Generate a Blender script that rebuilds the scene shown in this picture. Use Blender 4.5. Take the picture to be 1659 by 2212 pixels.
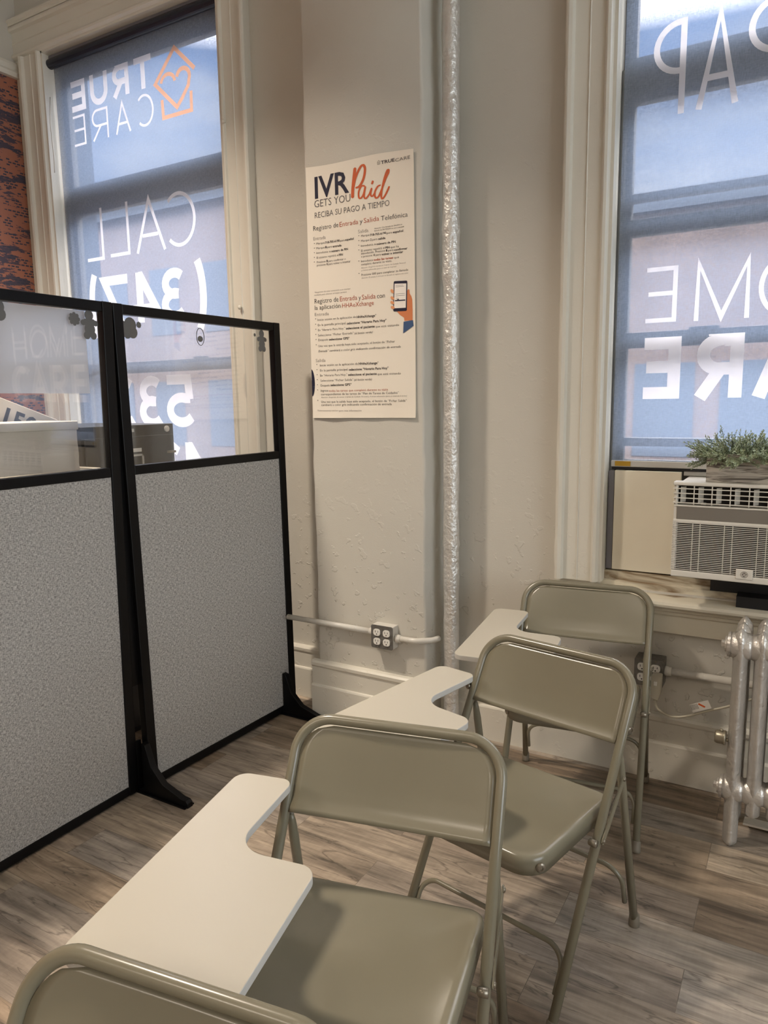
import bpy, bmesh, math, random
from mathutils import Vector, Matrix
PI = math.pi
scene = bpy.context.scene
for o in list(bpy.data.objects): bpy.data.objects.remove(o, do_unlink=True)
COL = scene.collection
random.seed(7)

# ------------------------------------------------------------------ camera
CAM_H = 1.45
yaw, pitch, roll, FPX = math.radians(30.264), math.radians(8.7235), math.radians(-0.8723), 1556.23
cy, sy, cp, sp = math.cos(yaw), math.sin(yaw), math.cos(pitch), math.sin(pitch)
Fv = Vector((-sy*cp, cy*cp, -sp)); R0 = Vector((cy, sy, 0)); U0 = R0.cross(Fv)
Rv = R0*math.cos(roll) + U0*math.sin(roll); Uv = -R0*math.sin(roll) + U0*math.cos(roll)
cam_d = bpy.data.cameras.new('camera'); cam = bpy.data.objects.new('camera', cam_d); COL.objects.link(cam)
M = Matrix((Rv, Uv, -Fv)).transposed().to_4x4(); M.translation = Vector((0, 0, CAM_H))
cam.matrix_world = M
cam_d.sensor_fit = 'HORIZONTAL'; cam_d.sensor_width = 36.0
cam_d.lens = 36.0*FPX/1659.0; cam_d.clip_start = 0.02; cam_d.clip_end = 200
scene.camera = cam

# ------------------------------------------------------------------ view, sky, sun, lamps
scene.view_settings.view_transform = 'Standard'; scene.view_settings.look = 'None'
scene.view_settings.exposure = 0.0; scene.view_settings.gamma = 1.0
scene.view_settings.use_curve_mapping = False
SKY = 1.25; SUN = 1.2; LAMP = 25.0; WARM = (1.0, 0.86, 0.71); COOL = (0.70, 0.82, 1.0)

def nodes_of(owner):
    owner.use_nodes = True
    nt = owner.node_tree; nt.nodes.clear(); return nt
world = bpy.data.worlds.new('sky'); scene.world = world
nt = nodes_of(world); N, L = nt.nodes, nt.links
tc = N.new('ShaderNodeTexCoord'); sep = N.new('ShaderNodeSeparateXYZ'); L.new(tc.outputs['Generated'], sep.inputs[0])
ramp = N.new('ShaderNodeValToRGB'); L.new(sep.outputs['Z'], ramp.inputs[0])
ramp.color_ramp.elements[0].position = 0.0; ramp.color_ramp.elements[0].color = (0.50, 0.62, 0.85, 1)
ramp.color_ramp.elements[1].position = 0.6; ramp.color_ramp.elements[1].color = (0.16, 0.36, 0.85, 1)
mp = N.new('ShaderNodeMapping'); mp.inputs['Scale'].default_value = (1.2, 1.2, 3.2); mp.inputs['Location'].default_value = (0.3, 0.1, 0.5); L.new(tc.outputs['Generated'], mp.inputs[0])
nz = N.new('ShaderNodeTexNoise'); nz.inputs['Scale'].default_value = 1.8; nz.inputs['Detail'].default_value = 7; L.new(mp.outputs[0], nz.inputs['Vector'])
cr = N.new('ShaderNodeValToRGB'); cr.color_ramp.elements[0].position = 0.44; cr.color_ramp.elements[1].position = 0.62; L.new(nz.outputs['Fac'], cr.inputs[0])
mx = N.new('ShaderNodeMixRGB'); mx.inputs[2].default_value = (0.95, 1.0, 1.12, 1); L.new(cr.outputs[0], mx.inputs[0]); L.new(ramp.outputs[0], mx.inputs[1])
# sky above the visible band is boosted to light the shades and their lettering
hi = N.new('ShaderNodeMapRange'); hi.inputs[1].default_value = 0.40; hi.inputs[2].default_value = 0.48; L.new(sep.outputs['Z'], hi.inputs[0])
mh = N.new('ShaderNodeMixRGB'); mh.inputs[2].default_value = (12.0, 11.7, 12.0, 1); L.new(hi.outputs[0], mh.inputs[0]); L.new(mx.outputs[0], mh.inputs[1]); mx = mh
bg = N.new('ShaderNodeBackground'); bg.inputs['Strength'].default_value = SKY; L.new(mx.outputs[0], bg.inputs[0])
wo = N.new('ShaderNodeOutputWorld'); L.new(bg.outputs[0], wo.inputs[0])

sd = bpy.data.lights.new('sun', 'SUN'); sd.energy = SUN; sd.angle = math.radians(1.0); sd.color = (1, 0.93, 0.82)
so = bpy.data.objects.new('sun', sd); COL.objects.link(so); so.rotation_euler = (math.radians(42), 0, math.radians(-20))

def area(name, loc, size, power, color, rot=(0, 0, 0), spread=180):
    d = bpy.data.lights.new(name, 'AREA'); d.shape = 'RECTANGLE'; d.size, d.size_y = size; d.energy = power; d.color = color; d.spread = math.radians(spread)
    o = bpy.data.objects.new(name, d); COL.objects.link(o); o.location = loc; o.rotation_euler = rot; return o
area('ceiling_light', (-2.55, 1.05, 3.93), (0.28, 0.28), LAMP*2.5, WARM, spread=110)  # unseen lamp, assumed from the pipe and outlet box shadows
area('ceiling_light', (-0.9, -0.6, 3.93), (0.3, 1.2), LAMP*0.3, WARM, spread=135)  # unseen lamp overhead, added as weak warm fill
area('ceiling_light', (-2.2, -3.2, 3.93), (1.2, 0.4), LAMP*2.1, WARM, spread=152)  # unseen rear lamp, added to light the walls at a lower angle
area('ceiling_light', (1.2, -3.2, 3.93), (1.2, 0.4), LAMP*1.4, WARM, spread=152)  # another unseen rear lamp, added for the same wall light
# added cool fill from the right, assumed as daylight; that wall has no window
area('window_daylight', (3.5, 0.2, 1.9), (2.2, 2.6), 175, COOL, (0, math.radians(-90), 0))

# ------------------------------------------------------------------ material helpers
def srgb(r, g, b):
    f = lambda c: (c/255/12.92) if c/255 <= .04045 else ((c/255+.055)/1.055)**2.4
    return (f(r), f(g), f(b), 1)
def mat(name, color=(0.5, 0.5, 0.5, 1), rough=0.5, metal=0.0, spec=0.5, bump=0.0, bscale=30, bdetail=4, vary=0.0, vscale=3.0, coat=0.0):
    m = bpy.data.materials.new(name); nt = nodes_of(m); N, L = nt.nodes, nt.links
    b = N.new('ShaderNodeBsdfPrincipled'); o = N.new('ShaderNodeOutputMaterial'); L.new(b.outputs[0], o.inputs[0])
    b.inputs['Base Color'].default_value = color; b.inputs['Roughness'].default_value = rough
    b.inputs['Metallic'].default_value = metal; b.inputs['Specular IOR Level'].default_value = spec
    b.inputs['Coat Weight'].default_value = coat
    tc = N.new('ShaderNodeTexCoord')
    if bump:
        n = N.new('ShaderNodeTexNoise'); n.inputs['Scale'].default_value = bscale; n.inputs['Detail'].default_value = bdetail
        L.new(tc.outputs['Object'], n.inputs['Vector'])
        bp = N.new('ShaderNodeBump'); bp.inputs['Strength'].default_value = bump; bp.inputs['Distance'].default_value = 0.01
        L.new(n.outputs['Fac'], bp.inputs['Height']); L.new(bp.outputs[0], b.inputs['Normal'])
    if vary:
        n = N.new('ShaderNodeTexNoise'); n.inputs['Scale'].default_value = vscale; n.inputs['Detail'].default_value = 5
        L.new(tc.outputs['Object'], n.inputs['Vector'])
        h = N.new('ShaderNodeHueSaturation'); h.inputs['Color'].default_value = color
        mr = N.new('ShaderNodeMapRange'); mr.inputs[1].default_value = .3; mr.inputs[2].default_value = .7
        mr.inputs[3].default_value = 1-vary; mr.inputs[4].default_value = 1+vary
        L.new(n.outputs['Fac'], mr.inputs[0]); L.new(mr.outputs[0], h.inputs['Value']); L.new(h.outputs[0], b.inputs['Base Color'])
    m['b'] = 1
    return m
def bsdf(m): return next(n for n in m.node_tree.nodes if n.type == 'BSDF_PRINCIPLED')

def wall_paint(name, color, rough=0.42, lumps=1.0):
    m = mat(name, color, rough, vary=0.035, vscale=1.7)
    nt = m.node_tree; N, L = nt.nodes, nt.links; b = bsdf(m)
    tc = N.new('ShaderNodeTexCoord')
    a = N.new('ShaderNodeTexNoise'); a.inputs['Scale'].default_value = 2.2; a.inputs['Detail'].default_value = 3; L.new(tc.outputs['Object'], a.inputs[0])
    c = N.new('ShaderNodeTexNoise'); c.inputs['Scale'].default_value = 26; c.inputs['Detail'].default_value = 6; L.new(tc.outputs['Object'], c.inputs[0])
    th = N.new('ShaderNodeMapRange'); th.inputs[1].default_value = .60; th.inputs[2].default_value = .64; L.new(c.outputs['Fac'], th.inputs[0])
    # chips are commoner low on the wall
    s = N.new('ShaderNodeSeparateXYZ'); L.new(tc.outputs['Object'], s.inputs[0])
    lo = N.new('ShaderNodeMapRange'); lo.inputs[1].default_value = 0.3; lo.inputs[2].default_value = 1.1; lo.inputs[3].default_value = 1.0; lo.inputs[4].default_value = 0.12
    L.new(s.outputs['Z'], lo.inputs[0])
    m1 = N.new('ShaderNodeMath'); m1.operation = 'MULTIPLY'; L.new(th.outputs[0], m1.inputs[0]); L.new(lo.outputs[0], m1.inputs[1])
    m2 = N.new('ShaderNodeMath'); m2.operation = 'MULTIPLY_ADD'; L.new(a.outputs['Fac'], m2.inputs[0]); m2.inputs[1].default_value = 3.0; L.new(m1.outputs[0], m2.inputs[2])
    f = N.new('ShaderNodeTexNoise'); f.inputs['Scale'].default_value = 160; L.new(tc.outputs['Object'], f.inputs[0])
    m3 = N.new('ShaderNodeMath'); m3.operation = 'MULTIPLY_ADD'; L.new(f.outputs['Fac'], m3.inputs[0]); m3.inputs[1].default_value = 0.12; L.new(m2.outputs[0], m3.inputs[2])
    bp = N.new('ShaderNodeBump'); bp.inputs['Strength'].default_value = 0.65*lumps; bp.inputs['Distance'].default_value = 0.004
    L.new(m3.outputs[0], bp.inputs['Height']); L.new(bp.outputs[0], b.inputs['Normal'])
    return m

WALLC = srgb(206, 202, 192); TRIMC = srgb(222, 218, 206)
m_wall = wall_paint('wall_paint', WALLC)
m_trim = wall_paint('trim_paint', TRIMC, 0.30, 0.5)
m_ceiling = mat('ceiling_paint', srgb(225, 222, 214), 0.8)
m_roomwall = mat('room_paint', srgb(205, 198, 185), 0.6)

def floor_material():
    m = mat('vinyl_planks', rough=0.42); nt = m.node_tree; N, L = nt.nodes, nt.links; b = bsdf(m)
    tc = N.new('ShaderNodeTexCoord'); mp = N.new('ShaderNodeMapping'); L.new(tc.outputs['Object'], mp.inputs[0])
    mp.inputs['Location'].default_value = (0.18, -0.275, 0)
    def brick(c1, c2, mortar):
        k = N.new('ShaderNodeTexBrick'); L.new(mp.outputs[0], k.inputs['Vector'])
        k.offset = 0.37; k.offset_frequency = 2; k.squash = 1
        k.inputs['Scale'].default_value = 1.0; k.inputs['Brick Width'].default_value = 0.914; k.inputs['Row Height'].default_value = 0.1525
        k.inputs['Mortar Size'].default_value = 0.0009; k.inputs['Mortar Smooth'].default_value = 0.3; k.inputs['Bias'].default_value = 0
        k.inputs['Color1'].default_value = c1; k.inputs['Color2'].default_value = c2; k.inputs['Mortar'].default_value = mortar
        return k
    kr = brick((0, 0, 0, 1), (1, 1, 1, 1), (0.5, 0.5, 0.5, 1))
    tone = N.new('ShaderNodeValToRGB'); L.new(kr.outputs['Color'], tone.inputs[0]); e = tone.color_ramp.elements
    e[0].position = 0; e[0].color = srgb(152, 133, 113); e[1].position = 1; e[1].color = srgb(196, 180, 158)
    for p, c in ((.25, srgb(180, 161, 139)), (.5, srgb(184, 174, 162)), (.75, srgb(166, 150, 134))):
        x = e.new(p); x.color = c
    # grain, shifted per plank
    sh = N.new('ShaderNodeVectorMath'); sh.operation = 'MULTIPLY_ADD'; L.new(kr.outputs['Color'], sh.inputs[0]); sh.inputs[1].default_value = (37, 19, 5)
    L.new(tc.outputs['Object'], sh.inputs[2])
    gm = N.new('ShaderNodeMapping'); gm.inputs['Scale'].default_value = (2.0, 21, 1); L.new(sh.outputs[0], gm.inputs[0])
    g = N.new('ShaderNodeTexNoise'); g.inputs['Scale'].default_value = 1.6; g.inputs['Detail'].default_value = 9; g.inputs['Roughness'].default_value = 0.62; g.inputs['Distortion'].default_value = 0.5; L.new(gm.outputs[0], g.inputs[0])
    gr = N.new('ShaderNodeMapRange'); gr.inputs[1].default_value = .33; gr.inputs[2].default_value = .7; gr.inputs[3].default_value = .42; gr.inputs[4].default_value = 1.22; L.new(g.outputs['Fac'], gr.inputs[0])
    g2m = N.new('ShaderNodeMapping'); g2m.inputs['Scale'].default_value = (1.4, 6, 1); L.new(sh.outputs[0], g2m.inputs[0])
    g2 = N.new('ShaderNodeTexNoise'); g2.inputs['Scale'].default_value = 1.5; g2.inputs['Detail'].default_value = 4; L.new(g2m.outputs[0], g2.inputs[0])
    g2r = N.new('ShaderNodeMapRange'); g2r.inputs[1].default_value = .3; g2r.inputs[2].default_value = .7; g2r.inputs[3].default_value = .62; g2r.inputs[4].default_value = 1.12; L.new(g2.outputs['Fac'], g2r.inputs[0])
    # saw marks across the grain
    sm = N.new('ShaderNodeMapping'); sm.inputs['Scale'].default_value = (60, 5, 1); L.new(sh.outputs[0], sm.inputs[0])
    s_ = N.new('ShaderNodeTexNoise'); s_.inputs['Scale'].default_value = 1.5; s_.inputs['Detail'].default_value = 3; L.new(sm.outputs[0], s_.inputs[0])
    sr = N.new('ShaderNodeMapRange'); sr.inputs[1].default_value = .35; sr.inputs[2].default_value = .65; sr.inputs[3].default_value = .96; sr.inputs[4].default_value = 1.03; L.new(s_.outputs['Fac'], sr.inputs[0])
    # dark cracks along the grain
    cm = N.new('ShaderNodeMapping'); cm.inputs['Scale'].default_value = (1.1, 9, 1); L.new(sh.outputs[0], cm.inputs[0])
    c_ = N.new('ShaderNodeTexNoise'); c_.inputs['Scale'].default_value = 1.7; c_.inputs['Detail'].default_value = 5; c_.inputs['Distortion'].default_value = 0.8; L.new(cm.outputs[0], c_.inputs[0])
    ca = N.new('ShaderNodeMath'); ca.operation = 'SUBTRACT'; L.new(c_.outputs['Fac'], ca.inputs[0]); ca.inputs[1].default_value = .5
    cb = N.new('ShaderNodeMath'); cb.operation = 'ABSOLUTE'; L.new(ca.outputs[0], cb.inputs[0])
    cc = N.new('ShaderNodeMapRange'); cc.inputs[1].default_value = 0; cc.inputs[2].default_value = .014; cc.inputs[3].default_value = .52; cc.inputs[4].default_value = 1; L.new(cb.outputs[0], cc.inputs[0])
    v = None
    for q in (gr, g2r, sr, cc):
        if v is None: v = q.outputs[0]; continue
        mm = N.new('ShaderNodeMath'); mm.operation = 'MULTIPLY'; L.new(v, mm.inputs[0]); L.new(q.outputs[0], mm.inputs[1]); v = mm.outputs[0]
    mu = N.new('ShaderNodeVectorMath'); mu.operation = 'SCALE'; L.new(tone.outputs[0], mu.inputs[0]); L.new(v, mu.inputs['Scale'])
    seam = brick((1, 1, 1, 1), (1, 1, 1, 1), (0.50, 0.46, 0.42, 1))
    fin = N.new('ShaderNodeMixRGB'); fin.blend_type = 'MULTIPLY'; fin.inputs[0].default_value = 1; L.new(mu.outputs[0], fin.inputs[1]); L.new(seam.outputs['Color'], fin.inputs[2])
    L.new(fin.outputs[0], b.inputs['Base Color'])
    bp = N.new('ShaderNodeBump'); bp.inputs['Strength'].default_value = .25; bp.inputs['Distance'].default_value = .002; L.new(v, bp.inputs['Height']); L.new(bp.outputs[0], b.inputs['Normal'])
    return m
m_floor = floor_material()

def chair_paint():
    m = mat('beige_enamel', srgb(127, 122, 104), 0.24, spec=0.6, vary=0.03, vscale=6, bump=0.05, bscale=9, bdetail=1)
    return m
m_chair = chair_paint()
m_rivet = mat('steel_rivet', srgb(140, 132, 118), 0.3, metal=0.7)
m_tablet = mat('white_laminate', srgb(190, 184, 169), 0.35, vary=0.012, vscale=3)
m_tabedge = mat('tablet_edge', srgb(200, 199, 194), 0.5)
m_rubber = mat('rubber_foot', srgb(120, 112, 98), 0.6)
m_black = mat('black_metal', (0.003, 0.003, 0.0035, 1), 0.4, spec=0.22)
m_blackplastic = mat('black_plastic', (0.008, 0.008, 0.01, 1), 0.5)
def fabric():
    m = mat('grey_tweed', srgb(150, 148, 146), 0.95, spec=0.1); nt = m.node_tree; N, L = nt.nodes, nt.links; b = bsdf(m)
    tc = N.new('ShaderNodeTexCoord')
    outs = []
    for sc in ((1, 90, 420), (1, 380, 110)):
        mp = N.new('ShaderNodeMapping'); mp.inputs['Scale'].default_value = sc; L.new(tc.outputs['Object'], mp.inputs[0])
        n = N.new('ShaderNodeTexNoise'); n.inputs['Scale'].default_value = 1; n.inputs['Detail'].default_value = 3; L.new(mp.outputs[0], n.inputs[0]); outs.append(n.outputs['Fac'])
    a = N.new('ShaderNodeMath'); a.operation = 'ADD'; L.new(outs[0], a.inputs[0]); L.new(outs[1], a.inputs[1])
    r = N.new('ShaderNodeValToRGB'); r.color_ramp.elements[0].position = .38; r.color_ramp.elements[1].position = .62
    r.color_ramp.elements[0].color = srgb(128, 126, 124); r.color_ramp.elements[1].color = srgb(206, 204, 200)
    h = N.new('ShaderNodeMath'); h.operation = 'MULTIPLY'; h.inputs[1].default_value = .5; L.new(a.outputs[0], h.inputs[0]); L.new(h.outputs[0], r.inputs[0]); L.new(r.outputs[0], b.inputs['Base Color'])
    bp = N.new('ShaderNodeBump'); bp.inputs['Strength'].default_value = .5; bp.inputs['Distance'].default_value = .001; L.new(h.outputs[0], bp.inputs['Height']); L.new(bp.outputs[0], b.inputs['Normal'])
    return m
m_fabric = fabric()
m_silver = mat('aluminium_paint', srgb(226, 224, 220), 0.34, metal=0.6, bump=0.8, bscale=55, bdetail=5, vary=0.06, vscale=20)
m_radiator = mat('radiator_silver', srgb(206, 202, 196), 0.33, metal=0.6, bump=0.35, bscale=70, bdetail=4, vary=0.10, vscale=14)
m_conduit = wall_paint('conduit_paint', srgb(214, 211, 203), 0.3, 0.4)
m_steel = mat('galvanised_steel', srgb(128, 126, 122), 0.45, metal=0.6, bump=.2, bscale=80, vary=.2, vscale=60)
m_outlet = mat('outlet_white', srgb(238, 236, 230), 0.35)
m_dark = mat('dark_slot', (0.004, 0.004, 0.004, 1), 0.6)
m_beigeplug = mat('plug_plastic', srgb(196, 190, 172), 0.5)
m_paper = mat('poster_paper', srgb(242, 234, 220), 0.33, bump=0.25, bscale=3.0, bdetail=2)
m_ink_navy = mat('navy_ink', (0.010, 0.011, 0.035, 1), 0.5)
m_ink_dark = mat('dark_ink', srgb(58, 54, 58), 0.5)
m_ink_grey = mat('grey_ink', srgb(96, 92, 92), 0.5)
m_ink_light = mat('light_ink', srgb(150, 144, 140), 0.5)
m_ink_orange = mat('orange_ink', srgb(206, 92, 42), 0.5)
m_ink_red = mat('rust_ink', srgb(176, 84, 58), 0.5)
m_skin = mat('illustration_skin', srgb(214, 130, 84), 0.5)
m_skin2 = mat('illustration_skin_light', srgb(232, 160, 112), 0.5)
m_cuff = mat('illustration_blue', srgb(62, 88, 128), 0.5)
m_screenink = mat('illustration_white', srgb(246, 240, 232), 0.4)
m_ac = mat('white_plastic', srgb(226, 222, 212), 0.4, vary=.02)
m_acgrey = mat('grey_band', srgb(128, 122, 114), 0.35)
m_acdark = mat('dark_interior', srgb(26, 22, 20), 0.8)
m_accordion = mat('yellowed_panel', srgb(238, 231, 212), 0.45, vary=.08, vscale=2.5)
m_ply = mat('weathered_paint', srgb(196, 182, 152), 0.5)
m_card = mat('white_cardboard', srgb(214, 208, 198), 0.6, vary=.04, vscale=6)
m_navyroll = mat('navy_roller', (0.010, 0.014, 0.028, 1), 0.4)
m_fascia = mat('grey_fascia', srgb(120, 118, 124), 0.4)
m_brass = mat('gold_tape', srgb(196, 158, 60), 0.3, metal=.5)
m_label = mat('warning_label', srgb(225, 222, 216), 0.3)
m_file = mat('dark_cabinet', (0.012, 0.015, 0.022, 1), 0.4, spec=.5)
m_sash = mat('sash_paint', srgb(120, 122, 122), 0.5)
m_sticker = mat('grey_sticker', srgb(104, 104, 104), 0.6)
m_brick = mat('street_brick', srgb(122, 108, 104), 0.9, vary=.15, vscale=1.2)
m_stone = mat('street_stone', srgb(150, 150, 152), 0.9, vary=.06)
m_slate = mat('street_slate', srgb(84, 96, 112), 0.8)
m_road = mat('street_ground', srgb(110, 110, 110), 0.9)

def acrylic(name, refl):
    m = bpy.data.materials.new(name); nt = nodes_of(m); N, L = nt.nodes, nt.links
    t = N.new('ShaderNodeBsdfTransparent'); g = N.new('ShaderNodeBsdfGlossy'); g.inputs['Roughness'].default_value = 0.015
    geo = N.new('ShaderNodeNewGeometry'); dt = N.new('ShaderNodeVectorMath'); dt.operation = 'DOT_PRODUCT'
    L.new(geo.outputs['Incoming'], dt.inputs[0]); L.new(geo.outputs['Normal'], dt.inputs[1])
    ab_ = N.new('ShaderNodeMath'); ab_.operation = 'ABSOLUTE'; L.new(dt.outputs['Value'], ab_.inputs[0])
    om = N.new('ShaderNodeMath'); om.operation = 'SUBTRACT'; om.inputs[0].default_value = 1; L.new(ab_.outputs[0], om.inputs[1])
    pw = N.new('ShaderNodeMath'); pw.operation = 'POWER'; pw.inputs[1].default_value = 5; L.new(om.outputs[0], pw.inputs[0])
    k = N.new('ShaderNodeMath'); k.operation = 'MULTIPLY_ADD'; k.inputs[1].default_value = .9*refl; k.inputs[2].default_value = .04*refl; k.use_clamp = True; L.new(pw.outputs[0], k.inputs[0])
    x = N.new('ShaderNodeMixShader'); L.new(k.outputs[0], x.inputs[0]); L.new(t.outputs[0], x.inputs[1]); L.new(g.outputs[0], x.inputs[2])
    o = N.new('ShaderNodeOutputMaterial'); L.new(x.outputs[0], o.inputs[0]); return m
m_acrylic = acrylic('clear_acrylic', 2.6)
m_glass = acrylic('window_glass', 1.0)

def shade_fabric():
    m = bpy.data.materials.new('shade_weave'); nt = nodes_of(m); N, L = nt.nodes, nt.links
    tc = N.new('ShaderNodeTexCoord')
    outs = []
    for sc in ((60, 1, 420), (420, 1, 60)):
        mp = N.new('ShaderNodeMapping'); mp.inputs['Scale'].default_value = sc; L.new(tc.outputs['Object'], mp.inputs[0])
        n = N.new('ShaderNodeTexNoise'); n.inputs['Scale'].default_value = 1; n.inputs['Detail'].default_value = 2; L.new(mp.outputs[0], n.inputs[0]); outs.append(n.outputs['Fac'])
    a = N.new('ShaderNodeMath'); a.operation = 'ADD'; L.new(outs[0], a.inputs[0]); L.new(outs[1], a.inputs[1])
    r = N.new('ShaderNodeMapRange'); r.inputs[1].default_value = .7; r.inputs[2].default_value = 1.3; r.inputs[3].default_value = .20; r.inputs[4].default_value = .50; L.new(a.outputs[0], r.inputs[0])
    tl = N.new('ShaderNodeBsdfTranslucent'); tl.inputs[0].default_value = (0.19, 0.26, 0.385, 1)
    df = N.new('ShaderNodeBsdfDiffuse'); df.inputs[0].default_value = (0.40, 0.42, 0.46, 1)
    x1 = N.new('ShaderNodeMixShader'); x1.inputs[0].default_value = .5; L.new(tl.outputs[0], x1.inputs[1]); L.new(df.outputs[0], x1.inputs[2])
    tr = N.new('ShaderNodeBsdfTransparent')
    x2 = N.new('ShaderNodeMixShader'); L.new(r.outputs[0], x2.inputs[0]); L.new(x1.outputs[0], x2.inputs[1]); L.new(tr.outputs[0], x2.inputs[2])
    o = N.new('ShaderNodeOutputMaterial'); L.new(x2.outputs[0], o.inputs[0]); return m
m_shade = shade_fabric()
def print_mat(name, c, k=.8, tr=0.0):
    m = bpy.data.materials.new(name); nt = nodes_of(m); N, L = nt.nodes, nt.links
    tl = N.new('ShaderNodeBsdfTranslucent'); tl.inputs[0].default_value = c
    df = N.new('ShaderNodeBsdfDiffuse'); df.inputs[0].default_value = c
    x1 = N.new('ShaderNodeMixShader'); x1.inputs[0].default_value = 1-k; L.new(tl.outputs[0], x1.inputs[1]); L.new(df.outputs[0], x1.inputs[2])
    t = N.new('ShaderNodeBsdfTransparent'); x2 = N.new('ShaderNodeMixShader'); x2.inputs[0].default_value = tr; L.new(x1.outputs[0], x2.inputs[1]); L.new(t.outputs[0], x2.inputs[2])
    o = N.new('ShaderNodeOutputMaterial'); L.new(x2.outputs[0], o.inputs[0]); return m
m_print = print_mat('white_print', (0.95, 0.90, 0.88, 1), .82, .0)
m_printor = print_mat('orange_print', (0.95, 0.52, 0.32, 1), .82, .0)
m_film = print_mat('frosted_sheet', (0.80, 0.80, 0.82, 1), .25, .12)

def wallpaper_mat():
    m = mat('dashed_wallpaper', rough=.7); nt = m.node_tree; N, L = nt.nodes, nt.links; b = bsdf(m)
    tc = N.new('ShaderNodeTexCoord')
    rows = N.new('ShaderNodeMapping'); rows.inputs['Scale'].default_value = (1, 26, 34); L.new(tc.outputs['Object'], rows.inputs[0])
    # dashes laid in rows
    k = N.new('ShaderNodeTexBrick'); sw = N.new('ShaderNodeSeparateXYZ'); cb = N.new('ShaderNodeCombineXYZ'); L.new(tc.outputs['Object'], sw.inputs[0]); L.new(sw.outputs['Y'], cb.inputs[0]); L.new(sw.outputs['Z'], cb.inputs[1])
    L.new(cb.outputs[0], k.inputs['Vector']); k.inputs['Scale'].default_value = 1; k.inputs['Brick Width'].default_value = .026; k.inputs['Row Height'].default_value = .0145
    k.inputs['Mortar Size'].default_value = .0035; k.inputs['Mortar Smooth'].default_value = .2; k.offset = .43
    k.inputs['Color1'].default_value = (0, 0, 0, 1); k.inputs['Color2'].default_value = (1, 1, 1, 1); k.inputs['Mortar'].default_value = (0, 0, 0, 1)
    big = N.new('ShaderNodeMapping'); big.inputs['Scale'].default_value = (1, 3.2, 13); L.new(tc.outputs['Object'], big.inputs[0])
    n = N.new('ShaderNodeTexNoise'); n.inputs['Scale'].default_value = 1.6; n.inputs['Detail'].default_value = 6; n.inputs['Roughness'].default_value = .7; L.new(big.outputs[0], n.inputs[0])
    th = N.new('ShaderNodeMapRange'); th.inputs[1].default_value = .53; th.inputs[2].default_value = .55; L.new(n.outputs['Fac'], th.inputs[0])
    kk = N.new('ShaderNodeMath'); kk.operation = 'GREATER_THAN'; kk.inputs[1].default_value = .42; L.new(k.outputs['Color'], kk.inputs[0])
    # within dark patches everything but thin gaps is navy; elsewhere only dashes
    fine = N.new('ShaderNodeMapping'); fine.inputs['Scale'].default_value = (1, 5, 20); L.new(tc.outputs['Object'], fine.inputs[0])
    n2 = N.new('ShaderNodeTexNoise'); n2.inputs['Scale'].default_value = 1.3; n2.inputs['Detail'].default_value = 3; L.new(fine.outputs[0], n2.inputs[0])
    on = N.new('ShaderNodeMath'); on.operation = 'GREATER_THAN'; on.inputs[1].default_value = .47; L.new(n2.outputs['Fac'], on.inputs[0])
    d = N.new('ShaderNodeMath'); d.operation = 'MULTIPLY'; L.new(kk.outputs[0], d.inputs[0]); L.new(on.outputs[0], d.inputs[1])
    mxx = N.new('ShaderNodeMath'); mxx.operation = 'MAXIMUM'; L.new(d.outputs[0], mxx.inputs[0])
    th2 = N.new('ShaderNodeMath'); th2.operation = 'MULTIPLY'; th2.inputs[1].default_value = .92; L.new(th.outputs[0], th2.inputs[0]); L.new(th2.outputs[0], mxx.inputs[1])
    c = N.new('ShaderNodeMixRGB'); c.inputs[1].default_value = srgb(164, 106, 84); c.inputs[2].default_value = srgb(58, 60, 76); L.new(mxx.outputs[0], c.inputs[0])
    L.new(c.outputs[0], b.inputs['Base Color']); return m
m_wallpaper = wallpaper_mat()

def old_wood(name, c1, c2, sc=(3, 30, 30), rough=.7):
    m = mat(name, rough=rough); nt = m.node_tree; N, L = nt.nodes, nt.links; b = bsdf(m)
    tc = N.new('ShaderNodeTexCoord'); mp = N.new('ShaderNodeMapping'); mp.inputs['Scale'].default_value = sc; L.new(tc.outputs['Object'], mp.inputs[0])
    n = N.new('ShaderNodeTexNoise'); n.inputs['Scale'].default_value = 1.5; n.inputs['Detail'].default_value = 6; n.inputs['Distortion'].default_value = 1.2; L.new(mp.outputs[0], n.inputs[0])
    r = N.new('ShaderNodeValToRGB'); r.color_ramp.elements[0].position = .38; r.color_ramp.elements[0].color = c1; r.color_ramp.elements[1].position = .56; r.color_ramp.elements[1].color = c2
    L.new(n.outputs['Fac'], r.inputs[0]); L.new(r.outputs[0], b.inputs['Base Color'])
    bp = N.new('ShaderNodeBump'); bp.inputs['Strength'].default_value = .8; bp.inputs['Distance'].default_value = .004; L.new(n.outputs['Fac'], bp.inputs['Height']); L.new(bp.outputs[0], b.inputs['Normal'])
    return m
m_planter = old_wood('driftwood', srgb(96, 88, 80), srgb(186, 178, 166), (6, 30, 60))
m_sillwood = old_wood('worn_sill', srgb(128, 106, 78), srgb(222, 214, 192), (2.2, 16, 10), .45)
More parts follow.
